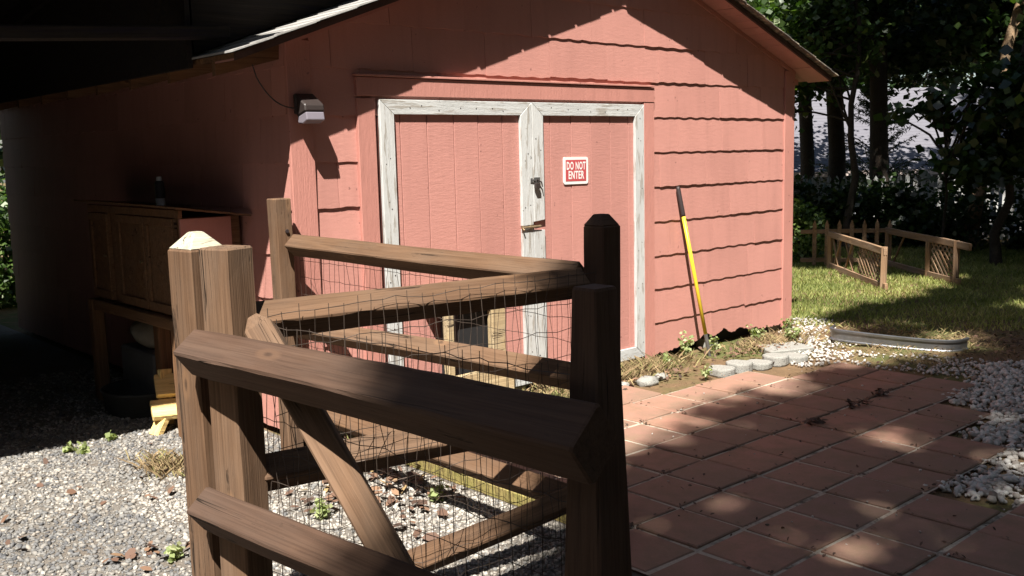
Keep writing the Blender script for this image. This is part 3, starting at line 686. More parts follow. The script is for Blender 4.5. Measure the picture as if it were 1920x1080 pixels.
# panel between the shed corner and the dark post
f1 = empty('rail_fence', (2.81, -1.3, 0), 'wire backed fence panel running from the shed corner to the dark post', 'fence panel', 'timber fence panels')
timber('rail', (2.82, -.145, 1.255), (2.83, -2.455, 1.247), RW, RW, R_(45), 'wood', f1, ch=.06, end0=.05, wob=.002)
timber('rail', (2.82, -.145, .775), (2.83, -2.455, .835), RW * .95, RW * .95, R_(45), 'wood', f1, ch=.06, end0=.05, wob=.002)
timber('rail', (2.82, -.145, .30), (2.83, -2.455, .30), RW * .95, RW * .95, R_(45), 'wood', f1, ch=.06, end0=.05, wob=.002)
wire_panel('wire_mesh', (2.885, -2.44, 0), (0, 1, 0), 45, .051, 12, .10, .06, f1, 3, .005, nrm=(1, 0, 0))
# panel between the gate post and the dark post
f2 = empty('rail_fence', (2.1, -2.42, 0), 'fence panel with sagging wire mesh between the gate post and the dark post', 'fence panel', 'timber fence panels')
timber('rail', (1.40, -2.40, 1.250), (2.83, -2.46, 1.225), RW, RW, R_(45), 'wood', f2, ch=.06, wob=.003)
timber('rail', (1.40, -2.40, .755), (2.83, -2.46, .690), RW, RW, R_(45), 'wood', f2, ch=.06, wob=.003)
timber('rail', (1.40, -2.40, .255), (2.83, -2.46, .345), RW * .9, RW * .9, R_(45), 'wood', f2, ch=.06, wob=.003)
wire_panel('wire_mesh', (1.43, -2.483, 0), (1, -.04, 0), 27, .052, 11, .105, .12, f2, 4, .007, nrm=(0, 1, 0))
# open gate swung towards the viewer
gt = empty('gate', (1.32, -3.1, 0), 'brown timber gate with diagonal brace and wire, swung open towards the viewer', 'gate')
def gp(s_, z, off=0):          # point along the gate, off = towards the shed side
    d = Vector((.166, -1.37, 0)).normalized(); n_ = Vector((1.37, .166, 0)).normalized()
    return Vector((1.238, -2.407, 0)) + d * s_ + n_ * off + Vector((0, 0, z))
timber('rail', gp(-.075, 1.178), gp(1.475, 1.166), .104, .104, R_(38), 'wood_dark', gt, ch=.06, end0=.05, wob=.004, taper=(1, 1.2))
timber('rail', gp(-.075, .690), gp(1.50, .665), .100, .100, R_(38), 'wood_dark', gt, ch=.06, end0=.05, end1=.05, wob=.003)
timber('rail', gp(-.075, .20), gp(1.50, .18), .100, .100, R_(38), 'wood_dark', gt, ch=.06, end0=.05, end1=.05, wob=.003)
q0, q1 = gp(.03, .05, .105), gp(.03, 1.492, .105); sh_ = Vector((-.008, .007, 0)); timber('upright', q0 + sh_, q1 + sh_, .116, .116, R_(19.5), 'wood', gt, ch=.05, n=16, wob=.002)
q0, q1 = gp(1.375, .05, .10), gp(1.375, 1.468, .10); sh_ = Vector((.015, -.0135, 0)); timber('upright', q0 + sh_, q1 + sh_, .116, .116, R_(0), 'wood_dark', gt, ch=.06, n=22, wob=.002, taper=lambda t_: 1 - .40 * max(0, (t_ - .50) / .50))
timber('brace', gp(.165, 1.29, .085), gp(1.10, .30, .085), .085, .085, R_(45), 'wood', gt, ch=.06, end0=.05, wob=.002)
wire_panel('wire_mesh', gp(.02, 0, .165), gp(1, 0) - gp(0, 0), 26, .051, 12, .10, .05, gt, 5, .006, nrm=(1, 0, 0))

# ------------------------------------------------------------------ small wooden hutch by the doors
hu = empty('wooden_hutch', (4.1, -.25, 0), 'small pale timber hutch with a dark opening in front of the shed doors', 'hutch')
MB().box((3.94, -.27, .16), (4.22, -.08, .76)).build('opening_shade', 'dark', hu)  # solid near-black block, the opening's shade put into its colour
for x in (3.80, 4.175): bevel(MB().box((x, -.34, 0), (x + (.05 if x < 4 else .115), -.285, .775)).build('frame_post', 'ply', hu), .004)
bevel(MB().box((3.80, -.345, .778), (4.30, -.05, .80)).build('roof_board', 'ply', hu), .004)
bevel(MB().box((3.79, -.385, .10), (4.32, -.345, .34)).build('front_board', 'ply', hu), .004)
bevel(MB().prism([(3.98, -.52, .10), (4.36, -.52, .10), (4.36, -.40, .13), (3.98, -.40, .13)], (0, 0, .02)).build('white_plank', 'white_rail', label='whitish plank resting in front of the timber hutch', cat='plank'), .003)

# ------------------------------------------------------------------ garden tool
tb, tp_ = Vector((6.69, -.225, -.02)), Vector((6.50, -.032, 1.437)); L_ = lambda f: tb + (tp_ - tb) * f
tool = empty('garden_tool', tb, 'long yellow handled garden tool with black grip leaning on the shed', 'garden tool')
MB().tube([L_(0), L_(.10), L_(.145)], [.013, .016, .0175], 10).build('ferrule', 'metal', tool)
MB().tube([L_(.1452), L_(.5), L_(.83)], [.016, .016, .016], 12).build('handle', 'yellow', tool, smooth=True)
MB().tube([L_(.8302), L_(.84), L_(.985), L_(1.0)], [.0175, .0185, .0185, .013], 12).build('grip', 'black', tool, smooth=True)

# ------------------------------------------------------------------ scalloped edging stones, slab
EC = 'row of concrete edging stones'
words = ['first from the left, nearest the shed doors', 'second from the left', 'third from the left', 'fourth from the left', 'last, at the right end nearest the white pebbles']
for i in range(5):
    t_ = i / 4; cx, cy = 6.17 + .80 * t_, -.715 - .14 * t_ + .012 * (i % 2)
    V = []; npt = 12; ht = .070 + random.uniform(-.014, .014); rot = R_(random.uniform(-14, 14) - 8)
    out = [(-.096, -.045), (-.075, -.085), (-.02, -.103), (.03, -.10), (.08, -.082), (.098, -.04), (.07, .06), (.03, .10), (-.04, .098), (-.08, .055)]
    out = [(a * math.cos(rot) - b * math.sin(rot), a * math.sin(rot) + b * math.cos(rot)) for a, b in out]
    mb = MB(); mb.prism([(cx + a, cy + b, 0) for a, b in out], (0, 0, ht))
    bevel(mb.build('edging_stone', 'concrete', label='scalloped grey concrete edging stone, ' + words[i], cat='edging stone', group=EC), .014, 2)
bevel(MB().prism([(7.0, -.62, .0), (7.42, -.78, 0), (7.5, -.52, 0), (7.15, -.36, 0)], (0, 0, .045)).build('stepping_slab', 'concrete', label='flat grey stone slab beside the end of the edging stones', cat='slab'), .008)
for i, (x, y, s_) in enumerate(((5.55, -.5, .10), (5.75, -.46, .07), (5.35, -.44, .06))):
    rs = random.Random(i); V = [(x + v[0] * s_ * rs.uniform(.9, 1.2), y + v[1] * s_ * rs.uniform(.7, 1), .02 + v[2] * s_ * .55) for v in IV]
    bevel(obj('stone', V, [tuple(f) for f in IF], 'concrete', smooth=True, label=('largest', 'middle', 'smallest')[i] + ' of the rough stones among the weeds below the shed doors', cat='stone', group='stones below the doors'), .004)

# ------------------------------------------------------------------ curved metal edging strip
pts = [(8.10, -.56), (7.95, -.62), (7.86, -.68), (7.83, -.78), (7.87, -.95), (7.95, -1.17), (8.04, -1.37), (8.12, -1.54), (8.20, -1.64), (8.31, -1.68)]
def cat(pts, k=6):
    out = []; P = [Vector((a, b, 0)) for a, b in pts]; P = [2 * P[0] - P[1]] + P + [2 * P[-1] - P[-2]]
    for i in range(1, len(P) - 2):
        for j in range(k):
            t_ = j / k; a, b, c_, d = P[i - 1:i + 3]
            out.append(.5 * ((2 * b) + (c_ - a) * t_ + (2 * a - 5 * b + 4 * c_ - d) * t_ ** 2 + (3 * b - a - 3 * c_ + d) * t_ ** 3))
    return out + [P[-2]]
cv = cat(pts); prof = [(0, 0), (.012, .004), (.012, .014), (0, .020), (0, .080), (.014, .086), (.016, .104), (.004, .111), (-.006, .104), (-.006, .004)]
V = []; F = []; m = len(prof)
for i, q in enumerate(cv):
    d = (cv[min(i + 1, len(cv) - 1)] - cv[max(i - 1, 0)]).normalized(); n_ = Vector((d.y, -d.x, 0)) * 1
    if n_.dot(Vector((-1, -.6, 0))) < 0: n_ = -n_
    for a, z in prof: V.append(tuple(q + n_ * a + Vector((0, 0, z + .01 + .02 * math.sin(i * .11)))))
for i in range(len(cv) - 1):
    for j in range(m): F.append((i * m + j, i * m + (j + 1) % m, (i + 1) * m + (j + 1) % m, (i + 1) * m + j))
F.append(tuple(range(m))); F.append(tuple(range((len(cv) - 1) * m, len(cv) * m)))
obj('metal_edging', V, F, 'galv', label='bent S-shaped galvanised metal edging strip lying on the ground by the lawn', cat='edging strip')

# ------------------------------------------------------------------ lattice railing pieces on the lawn
def railing(name, a, b, h0, h1, label, npost, lat, diag, ext=0.0):
    a = Vector((*a, 0)); b = Vector((*b, 0)); d = b - a; L = d.length
    r = empty(name, (a + b) / 2, label, 'railing', 'small timber railings on the lawn')
    P = lambda f, z: a + d * f + Vector((0, 0, z))
    timber('top_rail', P(-.02, h0), P(1.0 + ext, h1), .04, .085, 0, 'wood_light', r, n=4)
    timber('bottom_rail', P(-.02, .055), P(1.03, .045), .04, .085, 0, 'wood_light', r, n=4)
    for f in npost: timber('post', P(f, 0), P(f, h0 + (h1 - h0) * f + (.05 if f > .9 else -.02)), .06, .06, 0, 'wood_light', r, n=4)
    n_ = Vector((-d.y, d.x, 0)).normalized()
    for f0, f1_ in diag: timber('brace', P(f0, .09) + n_ * .012, P(f1_, h0 - .05) + n_ * .012, .022, .028, 0, 'wood_light', r, n=3)
    f0, f1_ = lat; W_ = (f1_ - f0) * L; H = min(h0, h1) - .06
    for sgn in (-1, 1):
        k = -H
        while k < W_:
            s0, s1 = (k, k + H); z0_, z1_ = .08, .08 + H - .06
            c0 = max(0, -s0) / H; c1 = min(1, (W_ - s0) / H)
            if c1 - c0 > .08:
                za, zb_ = (z0_ + (z1_ - z0_) * c0, z0_ + (z1_ - z0_) * c1); sa, sb_ = s0 + H * c0, s0 + H * c1
                if sgn < 0: za, zb_ = z0_ + z1_ - za, z0_ + z1_ - zb_
                timber('lattice_slat', P(f0 + sa / L, za) + n_ * (.004 * sgn), P(f0 + sb_ / L, zb_) + n_ * (.004 * sgn), .007, .028, 0, 'wood_light', r, n=2)
            k += .115
    return r
railing('lattice_railing', (12.55, 2.08), (11.12, .52), .50, .47, 'lattice and diagonal braced timber railing leaning forward on the sunny lawn', (0, .98), (.55, .95), ((.08, .2), (.16, .05), (.45, .30), (.30, .42)))
railing('lattice_railing', (13.30, 1.62), (12.02, .05), .52, .50, 'shaded timber railing with lattice end, right of the other railing', (0, .62, .98), (.66, .95), ((.1, .25),), ext=.14)
pk = empty('picket_railing', (12.95, 1.95, 0), 'low picket panel with pointed tops joining the two lattice railings', 'railing', 'small timber railings on the lawn')
pa, pb_ = Vector((12.75, 2.45, 0)), Vector((13.35, 1.62, 0))
timber('rail', pa + Vector((-.12, .15, .50)), pb_ + Vector((0, 0, .52)), .03, .06, 0, 'wood_light', pk, n=3)
timber('rail', pa + Vector((-.12, .15, .09)), pb_ + Vector((0, 0, .09)), .03, .06, 0, 'wood_light', pk, n=3)
for i in range(7):
    q = pa + (pb_ - pa) * (i / 6) - Vector((.03, .02, 0)); d = (pb_ - pa).normalized() * .028; o_ = Vector((-.02, -.013, 0))
    MB().prism([q - d + Vector((0, 0, .02)), q + d + Vector((0, 0, .02)), q + d + Vector((0, 0, .60)), q + Vector((0, 0, .68)), q - d + Vector((0, 0, .60))], o_).build('picket', 'wood_light', pk)

# ------------------------------------------------------------------ background: picket fence and neighbour's house
pf_ = empty('picket_fence', (17.3, 3.3, 0), 'pale weathered picket fence half hidden behind dark shrubs', 'picket fence')
fa, fb = Vector((14.2, 7.6, 0)), Vector((20.2, -.9, 0)); nP = 78; d = (fb - fa); u_ = d.normalized()
for i in range(nP):
    q = fa + d * (i / (nP - 1)); z0_ = float(tz(np.array(q.x), np.array(q.y))); hh = 1.18 + random.uniform(-.02, .02)
    MB().prism([q - u_ * .035 + Vector((0, 0, z0_)), q + u_ * .035 + Vector((0, 0, z0_)), q + u_ * .035 + Vector((0, 0, z0_ + hh - .06)), q + Vector((0, 0, z0_ + hh)), q - u_ * .035 + Vector((0, 0, z0_ + hh - .06))], Vector((-.016, -.012, 0))).build('picket', 'white_trim', pf_)
for z in (.3, .9):
    timber('rail', fa + Vector((.03, .02, z)), fb + Vector((.03, .02, z)), .04, .08, 0, 'white_trim', pf_, n=3)
hs = empty('neighbour_house', (27, 8, -1.9), 'neighbouring house with pale grey shingle roof seen through the trees', 'house')
hc = Vector((26.2, 7.75, 0)); hu_ = Vector((.746, -.666, 0)); hn = Vector((.666, .746, 0))
HP = lambda a, b, z: hc + hu_ * a + hn * b + Vector((0, 0, z))
MB().prism([HP(-6, .4, -2), HP(11, .4, -2), HP(11, 8, -2), HP(-6, 8, -2)], (0, 0, 2.95)).build('wall', 'house_wall', hs)
for a in (-4.6, -2.4, 1.5, 4.5):
    wn = MB().prism([HP(a, .398, -.9), HP(a + .9, .398, -.9), HP(a + .9, .398, .35), HP(a, .398, .35)], tuple(hn * -.05)).build('window', 'house_trim', hs)
    MB().prism([HP(a + .08, .347, -.82), HP(a + .82, .347, -.82), HP(a + .82, .347, .27), HP(a + .08, .347, .27)], tuple(hn * -.004)).build('pane', 'dark', wn)
gz0, gz1 = .92, 3.35
rf = MB().prism([HP(-6.5, -.1, gz0), HP(11.5, -.1, gz0), HP(11.5, 4.4, gz1), HP(-6.5, 4.4, gz1)], (0, 0, .06)).build('roof', 'dark', hs)
MB().prism([HP(-6.5, 8.8, gz0), HP(11.5, 8.8, gz0), HP(11.5, 4.4, gz1), HP(-6.5, 4.4, gz1)], (0, 0, .06)).build('roof', 'house_roof', hs)
nr = 26
for i in range(nr):
    f0, f1_ = i / nr, min(1, (i + 1.25) / nr)
    b0, z0_, b1, z1_ = -.12 + 4.52 * f0, gz0 + (gz1 - gz0) * f0 + .075, -.12 + 4.52 * f1_, gz0 + (gz1 - gz0) * f1_ + .066
    MB().prism([HP(-6.5, b0, z0_), HP(11.5, b0, z0_), HP(11.5, b1, z1_), HP(-6.5, b1, z1_)], (0, 0, .028)).build('roof_shingle', 'house_roof', rf)
MB().prism([HP(-6.5, -.22, gz0 - .05), HP(11.5, -.22, gz0 - .05), HP(11.5, -.11, gz0 - .05), HP(-6.5, -.11, gz0 - .05)], (0, 0, .14)).build('gutter', 'house_trim', hs)

# ------------------------------------------------------------------ vegetation
def leafmesh(P, size, droop=.5, asp=.45):
    """one folded leaf (4 points) at each row of P."""
    n = len(P); size = np.broadcast_to(size, n)
    B = np.array([(-.5, 0, 0), (0, -asp, .10), (.5, 0, -.05), (0, asp, .10)])[None] * size[:, None, None]
    B = np.einsum('nij,nkj->nki', rotm(n, 1.0 + droop * 2), B) + P[:, None, :]
    return B.reshape(-1, 3), (np.arange(4)[None] + (np.arange(n) * 4)[:, None])
def tint4(n, c=.5, s_=.25): return np.repeat(np.clip(rng.normal(c, s_, n), 0, 1), 4)
def clumps(C, per, spread):
    C = np.asarray(C); return np.repeat(C, per, 0) + rng.normal(0, 1, (len(C) * per, 3)) * np.asarray(spread)
def limb(mb, a, b, r0, r1, k=5, wob=.12, n=6):
    a, b = Vector(a), Vector(b); L = (b - a).length; pts = []; rad = []
    for i in range(k + 1):
        t_ = i / k; j = 0 if i in (0, k) else wob * L * .2
        pts.append(a + (b - a) * t_ + Vector((random.uniform(-j, j), random.uniform(-j, j), random.uniform(-j, j) + math.sin(t_ * math.pi) * .04 * L))); rad.append(r0 + (r1 - r0) * t_)
    mb.tube(pts, rad, n, False)
def tree(name, base, top, r0, r1, C, per, spread, size, label, leaf='leaf_dark', bark='bark', nl=10, tc=.45, wob=.10, group=None):
    base, top = Vector(base), Vector(top)
    r = empty(name, base, label, 'tree', group)
    mb = MB(); k = 7; pts = [base + (top - base) * (i / k) + Vector((random.uniform(-wob, wob), random.uniform(-wob, wob), 0)) * (0 if i == 0 else 1) for i in range(k + 1)]
    mb.tube(pts, [r0 * 1.25] + [r0 + (r1 - r0) * i / k for i in range(1, k + 1)], 10, False)
    C = np.asarray(C, float); idx = rng.choice(len(C), min(nl, len(C)), replace=False)
    for i in idx:
        t_ = random.uniform(.45, .98); a = base + (top - base) * t_
        limb(mb, a, C[i], max(.02, r0 * .38 * (1.1 - t_)), .012)
    mb.build('trunk', bark, r, smooth=True)
    Pn = clumps(C, per, spread); V, F = leafmesh(Pn, rng.uniform(size * .65, size * 1.3, len(Pn)))
    obj('crown', V, F, leaf, r, tint=tint4(len(Pn), tc))
    return r
def cloud(c, rad, n, lo=.35):
    q = rng.normal(0, 1, (n, 3)); q /= np.linalg.norm(q, axis=1)[:, None]; q *= (rng.uniform(lo ** 3, 1, n) ** (1 / 3))[:, None]
    return np.asarray(c) + q * np.asarray(rad)
TG = 'trees beyond the lawn'
def zt_(x, y): return float(tz(np.array(x), np.array(y)))
# trunks in view
tree('tree', (17.47, 4.84, zt_(17.47, 4.84)), (17.2, 4.7, 11), .17, .09, np.vstack([cloud((17.0, 4.6, 6.6), (2.6, 2.6, 2.6), 70), cloud((16.4, 5.0, 3.9), (1.5, 1.6, .9), 26)]), 130, (.32, .32, .24), .15, 'slim dark tree trunk just right of the shed eave', group=TG)
tree('tree', (17.18, 3.75, zt_(17.18, 3.75)), (17.1, 3.8, 13), .17, .10, np.vstack([cloud((17.3, 3.2, 6.8), (3.0, 3.2, 2.4), 80), cloud((18.0, 1.6, 3.75), (1.3, 1.7, .6), 30), cloud((18.4, 4.0, 3.55), (1.0, 1.2, .45), 16)]), 130, (.32, .32, .24), .15, 'straight thick dark tree trunk in front of the grey roof', group=TG)
tree('tree', (16.25, 1.75, zt_(16.25, 1.75)), (17.6, 1.0, 7.5), .10, .07, cloud((17.5, .9, 6.6), (2.2, 2.4, 2.2), 50), 120, (.32, .32, .26), .15, 'leaning tree with pale sunlit trunk at the right edge', bark='bark_pale', leaf='leaf_mid', group=TG)
# broadleaf understorey at the right, in front of the roof
tree('small_tree', (14.4, .55, 0), (14.6, .3, 3.2), .07, .03, np.vstack([cloud((15.0, -.2, 2.2), (1.2, 1.2, .9), 40), cloud((14.3, .75, 1.55), (.5, .5, .35), 9)]), 85, (.20, .20, .14), .16, 'broad leaved understorey tree hanging over the picket fence at the right', nl=16, tc=.4, group=TG)
tree('small_tree', (14.5, 1.35, 0), (14.15, 1.2, 2.3), .025, .012, np.vstack([cloud((14.05, 1.30, 1.95), (.5, .65, .5), 9), cloud((14.2, .6, 2.3), (.4, .5, .4), 7)]), 26, (.13, .13, .09), .17, 'thin sapling with open sprays of large leaves against the grey roof', nl=20, tc=.35, wob=.03, group=TG)
tree('small_tree', (15.3, 3.4, 0), (15.4, 3.3, 4.2), .07, .03, np.vstack([cloud((15.2, 4.2, 3.5), (1.4, 1.2, .8), 40), cloud((14.9, 4.9, 2.3), (.6, .5, .9), 18)]), 90, (.22, .22, .18), .12, 'small dense tree behind the shed corner, in front of the first trunk', nl=14, tc=.45, leaf='leaf_mid', group=TG)
tree('tree', (21.5, 8.0, zt_(21.5, 8)), (21.5, 8, 9), .2, .1, cloud((21.2, 7.2, 5.3), (3.6, 3.6, 1.9), 85), 120, (.50, .50, .36), .17, 'far tree behind the shed eave, left of the neighbouring roof', group=TG)
tree('tree', (24.5, 1.5, zt_(24.5, 1.5)), (24.5, 1.5, 9), .2, .1, cloud((23.6, 2.6, 5.2), (3.6, 3.8, 2.0), 95), 120, (.50, .50, .36), .17, 'far tree at the right, behind the leaning pale trunk', group=TG)
tree('tree', (36, 16, -1.9), (36, 16, 12), .3, .15, cloud((35, 15, 7.2), (7, 7, 4.6), 120), 130, (.7, .7, .5), .3, 'distant tree crown filling the sky over the neighbouring roof', group=TG)
tree('tree', (40, 6, -1.9), (40, 6, 12), .3, .15, cloud((38, 6, 7.0), (7, 7, 5.0), 120), 130, (.7, .7, .5), .3, 'distant tree crown at the far right behind the neighbouring house', group=TG)
# conifer in front of the roof
cf = empty('conifer', (20.3, 5.6, zt_(20.3, 5.6)), 'thin needled evergreen in front of the grey roof between the two trunks', 'tree', TG)
mb = MB(); z0_ = zt_(20.3, 5.6); mb.tube([(20.3, 5.6, z0_), (20.3, 5.6, 3.3)], [.07, .02], 6, False); NP = []
for i in range(80):
    z = random.uniform(.2, 3.1); a = random.uniform(0, 6.28); l_ = (3.4 - z) * .5 * random.uniform(.6, 1.1); e_ = Vector((20.3 + l_ * math.cos(a), 5.6 + l_ * math.sin(a), z + l_ * .55))
    limb(mb, (20.3, 5.6, z), e_, .014, .004, 3, .1, 4)
    for t_ in np.linspace(.25, 1, 16): NP.append(Vector((20.3, 5.6, z)).lerp(e_, t_))
mb.build('trunk', 'bark', cf)
NP = np.array([p_[:] for p_ in NP]); NP = np.repeat(NP, 4, 0) + rng.normal(0, .03, (len(NP) * 4, 3)); V, F = leafmesh(NP, rng.uniform(.08, .16, len(NP)), asp=.09, droop=1); obj('crown', V, F, 'leaf_dark', cf, tint=tint4(len(NP), .3))
# dark shrubs along the fence
def shrub(name, c, rad, n, per, size, label, leaf='leaf_dark', tc=.4, sp=.13, group='shrubs along the far fence'):
    z = zt_(c[0], c[1]); r = empty(name, (c[0], c[1], z), label, 'shrub', group)
    Cc = cloud((c[0], c[1], z + rad[2] * .85), rad, n, .3); Cc[:, 2] = np.maximum(Cc[:, 2], z + .08)
    mb = MB()
    for i in range(0, n, max(1, n // 14)): limb(mb, (c[0], c[1], z), Cc[i], .022, .006, 3, .2, 5)
    mb.build('stems', 'bark', r)
    Pn = clumps(Cc, per, sp); Pn[:, 2] = np.maximum(Pn[:, 2], z + .02); V, F = leafmesh(Pn, rng.uniform(size * .6, size * 1.3, len(Pn))); obj('foliage', V, F, leaf, r, tint=tint4(len(Pn), tc)); return r
sh = [((14.7, 5.6), (.8, .8, .55), 'dark shrub just behind the shed corner'), ((15.6, 4.5), (.9, .9, .60), 'dark shrub behind the picket panel'),
      ((16.2, 3.3), (.9, .9, .58), 'dark shrub behind the two lattice railings'), ((16.4, 2.2), (.9, .9, .58), 'dark shrub at the foot of the right lattice railing'),
      ((17.0, .6), (1.0, .9, .62), 'dark shrub in front of the picket fence near the right edge'), ((18.2, -.6), (1.1, .9, .85), 'dark shrub at the right edge before the picket fence')]
for i, (c_, rad, lab) in enumerate(sh): shrub('shrub', c_, rad, 46, 62, .10, lab, sp=.15)
shrub('shrub', (13.35, 3.08), (.36, .36, .42), 26, 60, .07, 'small bright green sunlit shrub at the shed corner', 'leaf_mid', .75, .09)
shrub('shrub', (13.9, -.9), (.55, .5, .35), 22, 60, .09, 'low feathery shrub at the right edge of the lawn', 'leaf_mid', .5, .1)
# greenery glimpsed past the far left end of the shed
shrub('shrub', (3.42, 8.2), (.5, .6, .80), 50, 60, .09, 'leafy shrub beyond the far end of the dark side wall', 'leaf_mid', .5, .13)
tree('tree', (4.2, 15, 0), (4.2, 15, 7), .2, .1, cloud((4.6, 15, 3.8), (2.6, 2.6, 2.8), 70), 110, (.4, .4, .3), .2, 'tree glimpsed under the carport beyond the shed', group='trees behind the shed')
tree('tree', (9.0, 14, 0), (9, 14, 12), .25, .1, cloud((9, 14, 7.5), (5, 4, 4), 80), 110, (.5, .5, .4), .22, 'tree behind the shed roof, hidden by the gable', group='trees behind the shed')

# shade trees outside the frame: they stand behind and beside the viewpoint and dapple the patio and lawn
bu = [-6, 0.9, 1.7, 2.6, 3.25, 3.6, 4.3, 5.2, 6.0, 6.8, 7.6, 9]; bv = [-6.5, -3.35, -2.86, -2.34, -1.99, -1.76, -1.58, -1.20, -1.16, -1.10, -1.55, -2.2]
lit = [((4.45, -3.14), .36, .17), ((4.70, -3.36), .36, .16), ((5.5, -2.42), .42, .11), ((6.15, -2.62), .34, .10), ((5.75, -1.42), .30, .09), ((6.35, -1.38), .32, .08), ((7.5, -2.6), .25, .12), ((6.6, -2.95), .3, .1), ((5.0, -1.62), .22, .07)]
def shade_tree(name, base, top, r0, uv, hs, label, per, spread, size):
    P = np.stack([uv[:, 0] - SU * hs, uv[:, 1] - SV * hs, hs], -1)
    tree(name, base, top, r0, r0 * .5, P, per, spread, size, label, leaf='leaf_mid', nl=26, group='tall shade trees')
n = 9500; uu = rng.uniform(-3.5, 8.6, n); vv = rng.uniform(-9.5, -1.0, n); ok = vv < np.interp(uu, bu, bv) - .10
ok &= (vv > -5.6) | (rng.uniform(0, 1, n) < .35)
for (c_, a, b) in lit: ok &= (((uu - c_[0]) / (a + .08)) ** 2 + ((vv - c_[1]) / (b + .08)) ** 2 > 1) | (rng.uniform(0, 1, n) < .24)
for k_ in range(20):
    a, b, c_ = rng.uniform(3.3, 7.6), rng.uniform(-4.0, -1.3), rng.uniform(.03, .10); ok &= ((uu - a) / (c_ * 2.2 + .12)) ** 2 + ((vv - b) / (c_ + .12)) ** 2 > 1
uv = np.stack([uu, vv], -1)[ok]; hs_ = rng.uniform(13.5, 18.5, len(uv))
shade_tree('shade_tree', (-8.2, -13.5, 0), (-6.2, -12, 16), .36, uv, hs_, 'tall leafy tree standing behind the viewpoint, shading the patio', 11, (.11, .11, .11), .19)
# lawn dapples and the darkness under the far trees
dark = [((9.75, -.25), .95, .28), ((9.9, -1.15), .75, .55), ((8.75, -.85), .35, .18), ((11.4, -.45), .9, .40), ((12.9, -.2), .9, .35), ((9.2, -2.0), .7, .4), ((8.0, -2.3), .35, .25), ((13.3, 1.2), .8, .5), ((12.9, 2.6), .45, .5), ((7.2, -2.75), .5, .25), ((6.9, -3.2), .6, .2)]
U = []; 
for (c_, a, b) in dark:
    k = int(a * b * 260) + 8; an = rng.uniform(0, 6.283, k); r_ = np.sqrt(rng.uniform(0, 1, k)); U.append(np.stack([c_[0] + a * r_ * np.cos(an), c_[1] + b * r_ * np.sin(an)], -1))
uv = np.vstack(U); hs_ = rng.uniform(12.5, 17, len(uv))
shade_tree('shade_tree', (6.5, -9.5, 0), (2.8, -7.5, 14), .3, uv, hs_, 'tall tree to the right of the viewpoint, dappling the lawn', 12, (.12, .12, .12), .17)
n = 2600; uu = rng.uniform(13.2, 22.5, n); vv = rng.uniform(-3, 13.5, n); ok = (vv < 2.6 + (uu - 13.2) * .85 + .0) & (vnoise(uu, vv, 1.9, 4) < .30)
for (a, b, ra, rb) in ((18.3, 2.85, .7, .55), (19.2, 3.4, .7, .5), (16.2, .9, .45, .3), (15.0, 3.9, .4, .35), (17.2, 6.3, .5, .4), (19.8, 1.6, .5, .4)): ok &= ~((((uu - a) / ra) ** 2 + ((vv - b) / rb) ** 2) < 1)
uv = np.stack([uu, vv], -1)[ok]; hs_ = rng.uniform(11.5, 15.5, len(uv))
shade_tree('shade_tree', (18.5, -6.5, 0), (14.5, -2.5, 13), .35, uv, hs_, 'very tall tree at the far right, keeping the fence line dark', 26, (.30, .30, .2), .21)

# woodland added out of view to block sky light, low where the sun enters
n = 3600; an = rng.uniform(R_(98), R_(368), n); rad_ = rng.uniform(17, 23, n); hmax = np.where(np.abs(an - R_(220.3)) < R_(34), 12.5, 25.0)
Cw = np.stack([rad_ * np.cos(an) + 1, rad_ * np.sin(an) - 4, .5 + rng.uniform(0, 1, n) * hmax], -1)
Pn = clumps(Cw, 14, (.8, .8, .7)); Pn[:, 2] = np.maximum(Pn[:, 2], .2); V, F = leafmesh(Pn, rng.uniform(.5, .9, len(Pn))); props(obj('leaf_screen', V, F, 'leaf_dark', tint=tint4(len(Pn), .4)), 'dense woodland added unseen behind the viewpoint to block the sky', 'leaf_screen', None, 'stuff')
# grass
n = 120000; xx = rng.uniform(8.35, 17.0, n); yy = rng.uniform(-3.2, 7.0, n)
az = np.degrees(np.arctan2(xx, yy + 5.2)); kp = (az > 55) & (az < 72)
edge = .75 + vnoise(xx, yy, 1.6, 5) * .55                       # how far the lawn reaches towards the pebbles
dpt = (xx - 8.3) * .75 + (yy + .9) * .5
kp &= (dpt + vnoise(xx, yy, 2.3, 1) * .35 > .35) & (rng.uniform(0, 1, n) < np.clip(.25 + (dpt) * .55 + .35 * vnoise(xx, yy, 2.1, 9), .05, 1))
xx, yy = xx[kp], yy[kp]; n = len(xx)
def blades(xx, yy, z, h, wd, lean, tint, name, m, parent=None, **kw):
    n = len(xx); an = rng.uniform(0, 6.283, n); ca, sa = np.cos(an), np.sin(an); la = rng.uniform(0, 6.283, n); ll = lean * h * rng.uniform(.2, 1, n)
    V = np.zeros((n, 4, 3)); bx, by = wd * ca, wd * sa
    V[:, 0] = np.stack([xx - bx, yy - by, z], -1); V[:, 1] = np.stack([xx + bx, yy + by, z], -1)
    mx_, my = xx + ll * .4 * np.cos(la), yy + ll * .4 * np.sin(la)
    V[:, 2] = np.stack([xx + ll * np.cos(la), yy + ll * np.sin(la), z + h], -1); V[:, 3] = np.stack([mx_ - bx * .8, my - by * .8, z + h * .55], -1)
    return obj(name, V.reshape(-1, 3), np.arange(n * 4).reshape(-1, 4), m, parent, tint=np.repeat(tint, 4), **kw)
tn = np.clip(.45 + .3 * vnoise(xx, yy, 1.4, 7) + rng.normal(0, .18, n) - .25 * np.clip(dpt[kp] - 1, 0, 1) * .4 + .35 * np.clip(.8 - dpt[kp], 0, 1), 0, 1)
props(blades(xx, yy, tz(xx, yy), rng.uniform(.022, .062, n), .0055, 1.0, tn, 'lawn_grass', 'grass'), 'patchy lawn grass beyond the shed and the pebbles', 'grass', None, 'stuff')
